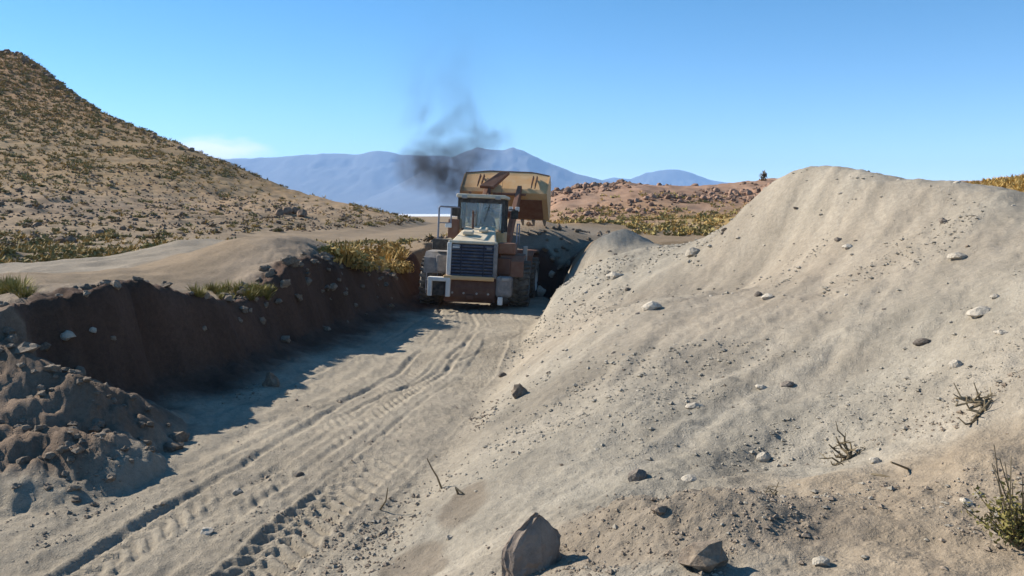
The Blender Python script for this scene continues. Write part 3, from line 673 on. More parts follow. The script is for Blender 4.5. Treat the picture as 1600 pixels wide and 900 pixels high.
for s_ in (-1, 1):
    a_ = MB(); x0 = s_ * .62
    a_.prism([(.95, 2.05), (1.05, 2.38), (1.9, 3.30), (BY + .05, BZ + .30), (BY + .20, BZ + .02), (2.15, 2.95), (1.30, 2.05)], x0 - .085, x0 + .085)
    a_.build('lift_arm', M_RUST, loader, FX, bev=.02)
    MB().tube([Fp(s_ * .45, .7, 1.15), Fp(s_ * .60, 1.55, 2.2)], .075, 10).build('lift_cylinder', M_TAN, loader)
    MB().tube([Fp(s_ * .60, 1.5, 2.15), Fp(s_ * .62, 1.95, 2.85)], .04, 10).build('cylinder_rod', M_STEEL, loader)
MB().box((0, 2.1, 3.15), (1.2, .24, .24), rot=(R(45), 0, 0), bev=.04).build('cross_tube', M_RUST, loader, FX)
MB().tube([Fp(.30, 1.0, 2.25), Fp(.22, 1.9, 3.55)], .085, 12).build('tilt_cylinder', M_RUSTD, loader)
# bucket tipped forward: lit back plate above, underside of the floor below
bw = 1.64
bk = MB()
pr_o = [(BY + .92, BZ - .98), (BY + .12, BZ - .18), (BY, BZ + .02), (BY + .10, BZ + .17), (BY + .70, BZ + .70)]
pr_i = [(BY + .74, BZ + .66), (BY + .15, BZ + .14), (BY + .06, BZ + .02), (BY + .17, BZ - .16), (BY + .96, BZ - .94)]
bk.prism(pr_o + pr_i, -bw, bw)
bkt = bk.build('bucket', M_TAN, loader, FX)
sg = MB()
gpts = [(-bw, 0), (bw, 0), (bw, .04), (.95, .20), (-.75, .20), (-bw, .06)]
tv0, tv1 = Vector((0, BY + .70, BZ + .70)), Vector((0, .66, .75)).normalized()
for off in (0,):
    va = [sg.bm.verts.new((p[0], tv0.y + tv1.y * p[1], tv0.z + tv1.z * p[1])) for p in gpts]
    vb = [sg.bm.verts.new((p[0], tv0.y + tv1.y * p[1] + .035, tv0.z + tv1.z * p[1] - .03)) for p in gpts]
    sg.bm.faces.new(va); sg.bm.faces.new(vb[::-1]); n_ = len(va)
    for i in range(n_): sg.bm.faces.new((va[i], vb[i], vb[(i + 1) % n_], va[(i + 1) % n_]))
sg.build('spill_guard', M_TAN, bkt, FX)
MB().tube([FX @ Vector((p[0], tv0.y + tv1.y * p[1] + .01, tv0.z + tv1.z * p[1])) for p in gpts[2:]], .028, 6).build('rim_bar', M_RUSTD, bkt)
for s_ in (-1, 1):
    sp = MB(); sp.prism([(BY + .92, BZ - .98), (BY + .10, BZ - .18), (BY - .02, BZ + .02), (BY + .08, BZ + .19), (BY + .72, BZ + .74), (BY + 1.05, BZ + .45), (BY + 1.2, BZ - .35), (BY + 1.1, BZ - .9)], s_ * bw, s_ * (bw + .035))
    sp.build('side_plate', M_TAN, bkt, FX)
    hb = MB(); cx_ = -.92 if s_ < 0 else 1.14
    for o_ in (-.07, .07): hb.prism([(BY - .03, BZ + .20), (BY + .40, BZ + .52), (BY + .58, BZ + .63), (BY + .42, BZ + .70), (BY + .10, BZ + .42)], cx_ + o_ - .018, cx_ + o_ + .018)
    hb.build('hinge_bracket', M_RUSTD, bkt, FX)
    wp = MB(); wp.box((s_ * .98, BY + .50, BZ - .585), (.98, 1.0, .03), rot=(R(-45), 0, 0)); wp.build('wear_plate', M_RUST, bkt, FX)
for k in range(8):
    t_ = MB(); x_ = -1.5 + k * 3.0 / 7
    t_.hexa([(x_ - .07, BY + .86, BZ - 1.0), (x_ + .07, BY + .86, BZ - 1.0), (x_ + .07, BY + .95, BZ - .90), (x_ - .07, BY + .95, BZ - .90),
             (x_ - .03, BY + 1.10, BZ - 1.20), (x_ + .03, BY + 1.10, BZ - 1.20), (x_ + .03, BY + 1.12, BZ - 1.18), (x_ - .03, BY + 1.12, BZ - 1.18)])
    t_.build('tooth', M_STEEL, bkt, FX)
lv = MB(); lv.hexa([(-.82, BY - .38, BZ + .12), (-.30, BY - .32, BZ + .10), (.16, BY + .42, BZ + .72), (-.18, BY + .36, BZ + .74),
                    (-.82, BY - .48, BZ + .22), (-.30, BY - .42, BZ + .20), (.16, BY + .32, BZ + .82), (-.18, BY + .26, BZ + .84)])
lv.build('tilt_lever', M_RUST, loader, FX, bev=.02)
MB().tube([Fp(-.45, BY - .40, BZ + .14), Fp(-.42, BY - .55, BZ - .35), Fp(.05, 1.95, 3.5)], .06, 10).build('tilt_link', M_RUSTD, loader)
MB().box((.28, BY - .15, BZ - .05), (1.25, .08, .09), bev=.02).build('hinge_beam', M_RUST, loader, FX)
for x_ in (.62, .86): MB().box((x_, 1.35, 3.30), (.14, .12, .16), bev=.02).build('work_lamp', M_LAMP, loader, FX)

# operator
def operator():
    J = {'pel': (.05, 2.86, 2.40, .15), 'sp': (.05, 2.80, 2.58, .155), 'ch': (.05, 2.79, 2.78, .165), 'nk': (.05, 2.82, 2.93, .06), 'hd': (.05, 2.85, 3.03, .085), 'ht': (.05, 2.86, 3.14, .085)}
    E = [('pel', 'sp'), ('sp', 'ch'), ('ch', 'nk'), ('nk', 'hd'), ('hd', 'ht')]
    for s, n in ((-1, 'l'), (1, 'r')):
        J.update({'sh' + n: (.05 + s * .19, 2.80, 2.84, .065), 'el' + n: (.05 + s * .26, 2.92, 2.60, .048), 'wr' + n: (.05 + s * .17, 3.16, 2.62, .032), 'hn' + n: (.05 + s * .16, 3.23, 2.64, .034),
                  'hp' + n: (.05 + s * .10, 2.92, 2.40, .10), 'kn' + n: (.05 + s * .16, 3.24, 2.42, .07), 'an' + n: (.05 + s * .15, 3.30, 2.06, .05), 'to' + n: (.05 + s * .15, 3.42, 2.02, .04)})
        E += [('ch', 'sh' + n), ('sh' + n, 'el' + n), ('el' + n, 'wr' + n), ('wr' + n, 'hn' + n), ('pel', 'hp' + n), ('hp' + n, 'kn' + n), ('kn' + n, 'an' + n), ('an' + n, 'to' + n)]
        for q in range(4):
            J['f%s%d' % (n, q)] = (.05 + s * (.13 + .02 * q), 3.29, 2.66 - .004 * q, .009); J['g%s%d' % (n, q)] = (.05 + s * (.13 + .02 * q), 3.32, 2.62, .008)
            E += [('hn' + n, 'f%s%d' % (n, q)), ('f%s%d' % (n, q), 'g%s%d' % (n, q))]
        J['t' + n] = (.05 + s * .115, 3.25, 2.64, .010); J['u' + n] = (.05 + s * .105, 3.29, 2.625, .009); E += [('hn' + n, 't' + n), ('t' + n, 'u' + n)]
    ks = list(J); me = bpy.data.meshes.new('person'); me.from_pydata([J[k][:3] for k in ks], [(ks.index(a), ks.index(b_)) for a, b_ in E], [])
    o = bpy.data.objects.new('person', me); COL.objects.link(o)
    md = o.modifiers.new('skin', 'SKIN'); o.modifiers.new('sub', 'SUBSURF').levels = 1
    for i, k in enumerate(ks):
        sv = me.skin_vertices[0].data[i]; sv.radius = (J[k][3], J[k][3]); sv.use_root = (k == 'pel')
    dg = bpy.context.evaluated_depsgraph_get(); m2 = bpy.data.meshes.new_from_object(o.evaluated_get(dg)); o.modifiers.clear(); o.data = m2
    m, nt, b = new_mat('clothing_and_skin'); L = nt.links.new
    tc = nd(nt, 'ShaderNodeTexCoord'); sp = nd(nt, 'ShaderNodeSeparateXYZ'); L(tc.outputs['Object'], sp.inputs[0])
    gt_ = nd(nt, 'ShaderNodeMath', operation='GREATER_THAN'); gt_.inputs[1].default_value = 2.95; L(sp.outputs['Z'], gt_.inputs[0])
    mx = nd(nt, 'ShaderNodeMixRGB'); mx.inputs[1].default_value = (.035, .035, .03, 1); mx.inputs[2].default_value = (.20, .11, .07, 1); L(gt_.outputs[0], mx.inputs[0]); L(mx.outputs[0], b.inputs['Base Color'])
    m2.materials.clear(); m2.materials.append(m)
    for p in m2.polygons: p.use_smooth = True
    o.matrix_world = loader.matrix_basis @ Matrix.Translation((.10, -.06, .08))
    tag(o, 'person in dark clothing seated at the controls inside the loader cab', 'person')
    h = MB(); bmesh.ops.create_uvsphere(h.bm, u_segments=14, v_segments=9, radius=.115)
    for v in h.bm.verts: v.co = Vector((v.co.x * .92 + .05, v.co.y * 1.08 + 2.845, max(v.co.z, -.05) + 3.12))
    h.build('hair', M_SEAT, o, smooth=True)
    f = MB(); f.box((.05, 2.955, 3.07), (.028, .03, .05), bev=.008); f.build('nose', m, o)
operator()

# ------------------------------------------------------------------ exhaust smoke
def smoke():
    m, nt, b = new_mat('smoke_black'); nt.nodes.remove(b); L = nt.links.new
    pv = nd(nt, 'ShaderNodeVolumePrincipled'); pv.inputs['Color'].default_value = (.09, .085, .085, 1)
    tc = nd(nt, 'ShaderNodeTexCoord')
    def noise(s, d, dist=0.6, sc=(1, 1, 1)):
        mp = nd(nt, 'ShaderNodeMapping'); mp.inputs['Scale'].default_value = sc; L(tc.outputs['Object'], mp.inputs[0])
        n = nd(nt, 'ShaderNodeTexNoise'); n.inputs['Scale'].default_value = s; n.inputs['Detail'].default_value = d; n.inputs['Distortion'].default_value = dist; L(mp.outputs[0], n.inputs['Vector']); return n
    def mth(op, a, b_=None, cl=False):
        q = nd(nt, 'ShaderNodeMath', operation=op); q.use_clamp = cl
        for i, v in enumerate((a, b_)):
            if v is None: continue
            if isinstance(v, (int, float)): q.inputs[i].default_value = v
            else: L(v, q.inputs[i])
        return q.outputs[0]
    def blob(c, s):                          # soft ellipsoid: 1 at the centre, 0 at the edge
        sb = nd(nt, 'ShaderNodeVectorMath', operation='SUBTRACT'); L(tc.outputs['Object'], sb.inputs[0]); sb.inputs[1].default_value = c
        dv = nd(nt, 'ShaderNodeVectorMath', operation='DIVIDE'); L(sb.outputs[0], dv.inputs[0]); dv.inputs[1].default_value = s
        ln = nd(nt, 'ShaderNodeVectorMath', operation='LENGTH'); L(dv.outputs[0], ln.inputs[0])
        return mth('SUBTRACT', 1.0, ln.outputs['Value'], True)
    Y0 = 29.0
    def W(px, py): p = P(px, py, Y0); return p
    n1 = noise(1.7, 5, 1.0); n2 = noise(1.0, 5, 1.1, (1, 1, .8))
    k1 = mth('MULTIPLY', mth('SUBTRACT', n1.outputs['Fac'], .34, True), 3.4)
    k2 = mth('MULTIPLY', mth('SUBTRACT', n2.outputs['Fac'], .40, True), 3.6)
    core = mth('ADD', mth('MULTIPLY', blob(W(672, 262), (1.45, 1.1, 1.05)), 1.7), mth('ADD', mth('MULTIPLY', blob(W(708, 288), (1.0, .9, 1.1)), 1.4), mth('MULTIPLY', blob(W(730, 245), (1.3, 1.0, .8)), .8)))
    wisp = mth('ADD', mth('MULTIPLY', blob(W(752, 218), (1.5, 1.0, .75)), .55), mth('MULTIPLY', blob(W(690, 205), (1.8, 1.2, 2.2)), .38))
    up_ = blob(W(700, 150), (3.0, 1.5, 3.9)); up = mth('MULTIPLY', mth('MULTIPLY', up_, up_), .15)
    den = mth('ADD', mth('MULTIPLY', core, k1), mth('ADD', mth('MULTIPLY', wisp, k2), mth('MULTIPLY', up, mth('ADD', k2, .35))))
    den = mth('MULTIPLY', den, 1.55)
    L(den, pv.inputs['Density']); L(pv.outputs[0], nt.nodes['Material Output'].inputs['Volume'])
    b_ = bmesh.new(); bmesh.ops.create_icosphere(b_, subdivisions=3, radius=1)
    c0 = Vector(W(700, 195))
    for v in b_.verts:
        q = v.co.normalized(); v.co = Vector((q.x * 3.4, q.y * 1.6, q.z * 5.0)) * (1 + .05 * math.sin(q.x * 7 + q.z * 9)) + c0
    me = bpy.data.meshes.new('exhaust_smoke'); b_.to_mesh(me); me.materials.append(m)
    for p_ in me.polygons: p_.use_smooth = True
    tag(link(bpy.data.objects.new('exhaust_smoke', me)), 'black diesel exhaust smoke drifting up beside the loader', 'smoke', None, 'stuff')
smoke()
#END2
# ------------------------------------------------------------------ stones, clods, shrubs
def rock_mesh(name, seed, mat, sub=2, rough=.22, cuts=7, flat=(1, 1, 1)):
    r_ = random.Random(seed); b_ = bmesh.new(); bmesh.ops.create_icosphere(b_, subdivisions=sub, radius=1)
    pl = []
    for _ in range(cuts):
        n = Vector((r_.gauss(0, 1), r_.gauss(0, 1), r_.gauss(0, 1))).normalized(); pl.append((n, r_.uniform(.55, .9)))
    off = [r_.uniform(0, 9) for _ in range(3)]
    for v in b_.verts:
        p = v.co.copy()
        for n, d in pl:
            k = p.dot(n)
            if k > d: p -= n * (k - d)
        w = 1 + rough * (math.sin(p.x * 5 + off[0]) * math.sin(p.y * 4.3 + off[1]) * .5 + math.sin(p.z * 7 + off[2]) * .25) + r_.uniform(-.3, .3) * rough * .5
        v.co = Vector((p.x * flat[0], p.y * flat[1], p.z * flat[2])) * w
    me = bpy.data.meshes.new(name); b_.to_mesh(me); b_.free(); me.materials.append(mat)
    return me
def rocks(nm, mat, n, **kw): return [rock_mesh(nm, 100 + 7 * i + hash(nm) % 1 + len(nm) * 13, mat, **kw) for i in range(n)]
PALE = rocks('stone', M_STONE, 6, flat=(1, .85, .65)); DARKS = rocks('stone', M_STONED, 5, flat=(1, .85, .65)); CLODS = rocks('clod', M_CLOD, 6, rough=.4, flat=(1, .9, .75))
REDS = rocks('boulder', M_RED, 6, flat=(1, .9, .8)); BROWNS = rocks('boulder', M_BROCK, 6, flat=(1, .9, .75))

def put(name, me, loc, scale, rot=None):
    o = bpy.data.objects.new(name, me); COL.objects.link(o); o.location = loc
    o.scale = scale if hasattr(scale, '__len__') else (scale,) * 3
    o.rotation_euler = rot if rot else (random.uniform(-.3, .3), random.uniform(-.3, .3), random.uniform(0, 6.28)); return o

# stones told apart in the photograph: image point of the base, width, height, mesh kind, own label
S = [(1083, 398, 24, 17, 'p', 'pale angular stone in the saddle of the spoil heap'),
     (962, 433, 30, 14, 'p', 'long pale stone on the low end of the spoil heap beside the loader'),
     (1018, 482, 28, 17, 'p', 'rounded pale stone half buried low on the spoil heap, shadow at its right'),
     (1532, 490, 38, 15, 'p', 'large flat pale slab lying on the upper slope of the spoil heap'),
     (1493, 573, 20, 17, 'p', 'upright cream stone on bare slope below the flat slab'),
     (1475, 347, 16, 11, 'd', 'dark round stone just under the crest of the spoil heap'),
     (1440, 536, 24, 9, 'd', 'flat dark stone on the slope left of the cream stone'),
     (1497, 403, 28, 8, 'p', 'thin pale stone flush with the slope under the dark round stone'),
     (1565, 521, 22, 10, 'p', 'pale stone below the flat slab on the heap'),
     (1325, 387, 16, 9, 'p', 'small white stone under the summit of the spoil heap'),
     (1310, 375, 13, 8, 'd', 'small dark stone touching the summit slope above a white stone'),
     (1085, 637, 26, 13, 'p', 'pale stone with dark underside near the foot of the heap'),
     (1193, 718, 22, 17, 'p', 'pale stone with black shadow at the edge of the brown soil'),
     (998, 748, 32, 22, 'd', 'grey stone at the end of the gully behind the pointed rock'),
     (1078, 750, 26, 14, 'p', 'pale stone beside the grey gully stone'),
     (1190, 607, 18, 10, 'p', 'flat cream stone halfway up the middle of the heap'),
     (1510, 786, 20, 14, 'p', 'white stone left of the green bush'),
     (1530, 775, 18, 11, 'p', 'white stone tucked against the green bush'),
     (1368, 722, 18, 12, 'p', 'pale stone among the dead grey twigs'),
     (372, 772, 17, 13, 'p', 'white stone lying between the wheel ruts'),
     (323, 832, 22, 11, 'p', 'flat pale stone between ruts with a dark hollow under it'),
     (468, 744, 13, 11, 'd', 'small dark stone on the rut edge'),
     (425, 603, 26, 30, 'c', 'upright clod catching sun at the edge of the bank shadow'),
     (812, 618, 26, 24, 'c', 'brown clod with a stick in it at the foot of the heap'),
     (785, 588, 12, 10, 'd', 'small dark stone at the foot of the heap above the stick clod'),
     (105, 526, 22, 15, 'p', 'pale clod stuck on the dark cut face'),
     (145, 517, 12, 10, 'p', 'small pale clod stuck high on the dark cut face'),
     (1105, 880, 74, 42, 'c', 'dark jagged lump of earth poking out of the brown soil'),
     (1032, 800, 26, 14, 'c', 'brown clod on the hump behind the pointed rock'),
     (1284, 880, 26, 16, 'p', 'pale broken stone in the brown soil near the jagged lump'),
     (702, 842, 12, 11, 'p', 'small white stone left of the pointed rock'),
     (845, 458, 18, 20, 'p', 'pale clod at the foot of the heap beside the loader wheel'),
     (862, 430, 12, 10, 'p', 'small pale clod above the clod by the loader wheel'),
     (1555, 465, 14, 9, 'p', 'small cream stone above the flat slab'),
     (1230, 602, 20, 8, 'd', 'thin grey stone on the middle of the heap beside the cream stone'),
     (1200, 466, 20, 11, 'p', 'pale stone on the slope under the summit'),
     (1185, 462, 12, 10, 'd', 'grey stone touching the pale stone under the summit')]
locs = raycast([(s[0], s[1]) for s in S])
for (px, py, w, h, k, lab), p in zip(S, locs):
    me = random.choice({'p': PALE, 'd': DARKS, 'c': CLODS}[k]); D = p[1]
    sx_ = w / F * D / 2 * 1.15; sz_ = max(h / F * D / 2 * 1.25, sx_ * .5)
    o = put('clod' if k == 'c' else 'stone', me, (p[0], p[1], p[2] + sz_ * .18), (sx_, sx_ * .9, sz_ / .7), (random.uniform(-.2, .2), random.uniform(-.2, .2), random.uniform(-.5, .5)))
    tag(o, lab, 'clod' if k == 'c' else 'stone')

# pointed rock in the foreground
bp_ = raycast([(832, 893)])[0]
def pointed_rock():
    D = bp_[1]; u = D / F
    b_ = bmesh.new()
    pts = [(-50, 0, -6), (-30, -18, -10), (24, -14, -10), (46, 8, -6), (42, 44, 0), (-10, 50, 0), (-44, 34, 0),
           (-50, 6, 40), (-30, -8, 34), (14, -12, 38), (46, 6, 52), (44, 26, 50), (0, 48, 40), (-40, 32, 44),
           (-32, 10, 64), (-12, 10, 86), (8, 14, 108), (14, 10, 104), (30, 12, 86), (44, 12, 66), (20, 30, 84), (-6, 32, 78)]
    for q in pts: b_.verts.new((q[0] * u * .96, q[1] * u * .9, q[2] * u * .88))
    bmesh.ops.convex_hull(b_, input=b_.verts)
    bmesh.ops.triangulate(b_, faces=b_.faces)
    bmesh.ops.subdivide_edges(b_, edges=b_.edges, cuts=3, use_grid_fill=True)
    r_ = random.Random(3)
    for v in b_.verts: v.co += Vector((r_.gauss(0, 1), r_.gauss(0, 1), r_.gauss(0, 1))) * .0035 + Vector((1, 1, 1)) * .006 * math.sin(v.co.x * 31 + v.co.z * 47)
    me = bpy.data.meshes.new('pointed_rock'); b_.to_mesh(me); me.materials.append(M_ROCKF)
    o = link(bpy.data.objects.new('pointed_rock', me)); o.location = (bp_[0], bp_[1] + .02, bp_[2] - .02)
    tag(o, 'large pointed rock, sunlit on one edge with a dark shaded face', 'rock')
pointed_rock()

def scatter(n, xr, yr, cond=None, seed=1):
    r_ = np.random.RandomState(seed); out = []
    while len(out) < n:
        x = r_.uniform(*xr, 4000); y = r_.uniform(*yr, 4000)
        ok = np.abs(x / np.maximum(y, .1)) < .66
        if cond is not None: ok &= cond(x, y)
        out += list(zip(x[ok], y[ok]))
    out = np.array(out[:n]); return np.c_[out, height(out[:, 0], out[:, 1])]
def heap_c(x, y): return (x > xR_f(y) + .3) & (x < xC_f(y) + .3) & (y < 26)
# smaller loose stones strewn down the heap
pts = scatter(180, (-1, 8), (4.5, 25), heap_c, 5)
for i, p in enumerate(pts):
    D = p[1]; w = random.uniform(2.6, 4.8) * (1 if random.random() < .85 else 1.5) / F * D
    k = random.random(); me, cn = (random.choice(PALE), 'pale') if k < .6 else ((random.choice(CLODS), 'brown') if k < .85 else (random.choice(DARKS), 'dark grey'))
    fr_ = (p[0] - float(xR_f(p[1]))) / (float(xC_f(p[1])) - float(xR_f(p[1]))); pl_ = 'near the crest' if fr_ > .66 else ('halfway up the slope' if fr_ > .33 else 'near the foot')
    o = put('stone', me, (p[0], p[1], p[2] + w * .05), (w, w * .85, w * .7)); tag(o, 'small %s loose stone %s of the spoil heap' % (cn, pl_), 'stone', '%s loose stones %s of the heap' % (cn, pl_))
# clods along the edge of the left bank and on the rubble
r_ = random.Random(11)
for i in range(95):
    y = r_.uniform(10.5, 27); x = float(xL_f(y)) - r_.uniform(.15, .8); z = float(height(np.array([x]), np.array([y]))[0]); w = r_.uniform(.05, .13) * (1 if r_.random() < .8 else 1.6)
    o = put('clod', r_.choice(CLODS), (x, y, z + w * .25), (w, w, w * .9)); tag(o, ('large' if w > .13 else ('middling' if w > .09 else 'small')) + ' earth clod on the crumbling edge above the shaded cut face', 'clod', ('large' if w > .13 else ('middling' if w > .09 else 'small')) + ' clods along the edge of the cut')
pts = scatter(85, (-6.8, -3.9), (7.9, 10.4), lambda x, y: (x > -.62 * y), 9)
for p in pts:
    w = r_.uniform(.035, .075) * (1 if r_.random() < .85 else 2.0)
    o = put('clod', r_.choice(CLODS), (p[0], p[1], p[2] + w * .1), (w, w, w * .85)); tag(o, ('large' if w > .08 else ('middling' if w > .055 else 'small')) + ' earth clod on the rubble at the open end of the cut face', 'clod', ('large' if w > .08 else ('middling' if w > .055 else 'small')) + ' clods on the rubble spur')
for i in range(34):                          # lumps stuck in the cut face
    y = r_.uniform(11, 26); x = float(xL_f(y)) + r_.uniform(-.3, .25); z = float(height(np.array([x]), np.array([y]))[0]); w = r_.uniform(.05, .14)
    o = put('clod', r_.choice(CLODS), (x, y, z), (w, w, w)); tag(o, 'earth clod stuck in the shaded cut face', 'clod', 'clods in the cut face')
# tooth-scraped edge of the bank behind the loader wheel
for k in range(7):
    px = 826 + k * 12.5; x = (px - CX) / F * 30.6; p = (x, 30.62, float(height(np.array([x]), np.array([30.8]))[0]) - .06)
    o = put('clod', CLODS[k % 6], (p[0], p[1], p[2] - .02), (.12 + .05 * (k % 3), .16, .10 + .03 * (k % 2)), (.2 * k, .35, .9 * k)); tag(o, 'earth clod in the notched edge of the bank beyond the loader', 'clod', 'clods in the notched bank edge')
pts = scatter(45, (0, 4), (30.8, 34.5), lambda x, y: x > .03 * y - .4, 12)
for p in pts:
    w = r_.uniform(.06, .13); o = put('clod', r_.choice(CLODS), (p[0], p[1], p[2] + w * .3), w); tag(o, 'earth clod on the loose dirt pile beyond the loader wheel', 'clod', 'clods on the far dirt pile')

# fine pebbles and crumbs: nobody could count them
def merged_scatter(name, pts, sizes, mat, seed, flat=.7):
    r_ = np.random.RandomState(seed)
    base = np.array([(1, 0, 0), (-1, 0, 0), (0, 1, 0), (0, -1, 0), (0, 0, 1), (0, 0, -1)], float)
    tri = np.array([(0, 2, 4), (2, 1, 4), (1, 3, 4), (3, 0, 4), (2, 0, 5), (1, 2, 5), (3, 1, 5), (0, 3, 5)])
    n = len(pts); a = r_.rand(n) * 6.28; V = np.repeat(base[None], n, 0) * r_.uniform(.6, 1.3, (n, 6, 1))
    V[:, :, 2] *= flat; c_, s_ = np.cos(a)[:, None], np.sin(a)[:, None]
    X = V[:, :, 0] * c_ - V[:, :, 1] * s_ + V[:, :, 2] * r_.uniform(-.5, .5, (n, 1)); Yv = V[:, :, 0] * s_ + V[:, :, 1] * c_
    W = np.stack([X, Yv, V[:, :, 2]], 2) * sizes[:, None, None] + pts[:, None, :]; W[:, :, 2] += sizes[:, None] * .25
    T = (tri[None] + 6 * np.arange(n)[:, None, None]).reshape(-1, 3)
    o = link(bpy.data.objects.new(name, np_mesh(name, W.reshape(-1, 3), T, mat))); return o
def strewn(x, y, k):                         # slides of grit run down the heap in streaks
    fu = -0.72 * x - 0.69 * y; fv = 0.69 * x - 0.72 * y
    d = .5 * fbm(fu * .18, fv, .9, 3, 3) + .7 * fbm(x, y, .7, 3, 5)
    return (rng.rand(len(x)) < np.clip((d - .02) * 4, .02, 1)) & (rng.rand(len(x)) < k / y)
pp = scatter(5200, (-5, 8), (3.6, 24), lambda x, y: (x > xR_f(y) - .3) & (x < xC_f(y) + .5) & strewn(x, y, 6.0), 21)
sz_ = np.clip(rng.lognormal(-4.75, .55, len(pp)), .004, .030) * (0.6 + pp[:, 1] * .085)
tag(merged_scatter('pebbles', pp, sz_, M_GRIT, 22, .5), 'fine pebbles and grit scattered over the heap', 'pebbles', None, 'stuff')
pp = scatter(3600, (-7, 6), (3.4, 14), lambda x, y: ((x < xR_f(y) + .4) | (y < 6.5)) & (x > xL_f(y) + 1.2) & strewn(x, y, 5.0), 31)
sz_ = np.clip(rng.lognormal(-4.75, .5, len(pp)), .004, .028) * (0.6 + pp[:, 1] * .08)
tag(merged_scatter('soil_crumbs', pp, sz_, M_CLOD, 32, .55), 'crumbs of soil along the ruts and brown bank', 'soil crumbs', None, 'stuff')

pp = scatter(900, (0, 2.1), (4.1, 5.8), lambda x, y: np.hypot((x - .95) / .9, (y - 4.9) / .6) < 1, 35)
tag(merged_scatter('hump_grit', pp, np.clip(rng.lognormal(-4.9, .5, len(pp)), .004, .02), M_CLOD, 36, .6), 'gritty crumbs on the hump beside the pointed rock', 'grit', None, 'stuff')

# ---- plants
def tuft_arrays(n, h, spread, wid, seed, droop=.25, curved=True):
    r_ = np.random.RandomState(seed); V = []; T = []
    for i in range(n):
        a = r_.rand() * 6.283; t = r_.rand() ** .6 * spread; L_ = h * r_.uniform(.55, 1.1)
        bx, by = math.cos(a) * .16 * r_.rand() * h, math.sin(a) * .16 * r_.rand() * h
        d = Vector((math.cos(a) * math.sin(t), math.sin(a) * math.sin(t), math.cos(t))); s = Vector((-math.sin(a + r_.uniform(-1, 1)), math.cos(a), 0)) * wid * .5
        p0 = Vector((bx, by, 0)); p1 = p0 + d * L_ * .55; p2 = p1 + (d + Vector((0, 0, -droop * t))).normalized() * L_ * .45; k = len(V)
        V += [p0 - s * .7, p0 + s * .7, p1 + s, p1 - s, p2]; T += [(k, k + 1, k + 2), (k, k + 2, k + 3), (k + 3, k + 2, k + 4)]
    return np.array([tuple(v) for v in V]), np.array(T)
def bush_arrays(n, seed, leaf=.10, h=.8):    # leaf faces spread through lumpy clumps
    r_ = np.random.RandomState(seed); V = []; T = []
    cl = [(r_.uniform(-.62, .62), r_.uniform(-.62, .62), r_.uniform(.18, .55) * h, r_.uniform(.28, .46)) for _ in range(9)]
    for i in range(n):
        c_ = cl[r_.randint(9)]; d = r_.normal(size=3); d /= np.linalg.norm(d); p = np.array(c_[:3]) + d * c_[3] * r_.uniform(.55, 1.05); p[2] = max(p[2], .02)
        u = r_.normal(size=3); u /= np.linalg.norm(u); v = np.cross(u, d); v /= np.linalg.norm(v) + 1e-6; s = leaf * r_.uniform(.6, 1.4); k = len(V)
        V += [p - u * s, p + v * s * .5, p + u * s, p - v * s * .5]; T += [(k, k + 1, k + 2), (k, k + 2, k + 3)]
    return np.array(V), np.array(T)
def mesh_of(name, VT, mat): return np_mesh(name, VT[0], VT[1], mat)
TUFT_G = [mesh_of('grass_tuft', tuft_arrays(60, 1, .95, .045, s), M_GREEN) for s in (1, 2, 3)]
TUFT_Y = [mesh_of('grass_tuft', tuft_arrays(60, 1, .95, .05, s), M_GOLD) for s in (4, 5, 6)]
BUSH_O = [mesh_of('shrub', bush_arrays(170, s, .16), M_OLIVE) for s in (1, 2, 3)]
BUSH_D = [mesh_of('shrub', bush_arrays(150, s, .16), M_DARK) for s in (4, 5, 6)]
BUSH_Y = [mesh_of('shrub', bush_arrays(220, s, .13), M_GOLD) for s in (7, 8, 9)]
BUSH_G = [mesh_of('shrub', bush_arrays(220, s, .13), M_GREEN) for s in (10, 11)]
def merged_plants(name, pts, sizes, VT, mats, seed):
    r_ = np.random.RandomState(seed); V0, T0 = VT; n = len(pts); a = r_.rand(n) * 6.28; c_, s_ = np.cos(a)[:, None], np.sin(a)[:, None]
    X = V0[None, :, 0] * c_ - V0[None, :, 1] * s_; Yv = V0[None, :, 0] * s_ + V0[None, :, 1] * c_; Zv = np.repeat(V0[None, :, 2], n, 0)
    W = np.stack([X, Yv, Zv], 2) * sizes[:, None, None] + pts[:, None, :]
    T = (T0[None] + len(V0) * np.arange(n)[:, None, None]).reshape(-1, 3)
    return link(bpy.data.objects.new(name, np_mesh(name, W.reshape(-1, 3), T, mats)))

hill_c = lambda x, y: (natural(x, y) > -1.9) & (x < 0) & (x > -.66 * y)
# hillside shrubs and boulders: the largest as individuals
cand = scatter(420, (-120, -4), (42, 190), lambda x, y: hill_c(x, y) & (rng.rand(len(x)) < 42 / y), 41)
sz = rng.uniform(.45, 1.0, len(cand)); order = np.argsort(-(sz / cand[:, 1]))[:150]
for i in order:
    p = cand[i]; k = rng.rand(); me = (BUSH_O if k < .45 else (BUSH_D if k < .75 else BUSH_Y))[rng.randint(3)]
    nm = {BUSH_O[0].name: 0}.get(me.name, 0); s = sz[i] * .6
    o = put('shrub', me, tuple(p), (s * 1.15, s * 1.15, s * .8), (0, 0, rng.rand() * 6.28))
    if me in BUSH_O: tag(o, 'low olive shrub dotted on the stony hillside', 'shrub', 'olive hillside shrubs')
    elif me in BUSH_D: tag(o, 'low dark brown shrub dotted on the stony hillside', 'shrub', 'dark hillside shrubs')
    else: tag(o, 'low golden shrub dotted on the stony hillside', 'shrub', 'golden hillside shrubs')
cand = scatter(90, (-60, -6), (44, 130), lambda x, y: hill_c(x, y) & (natural(x, y) < 7) & (rng.rand(len(x)) < 45 / y), 43)
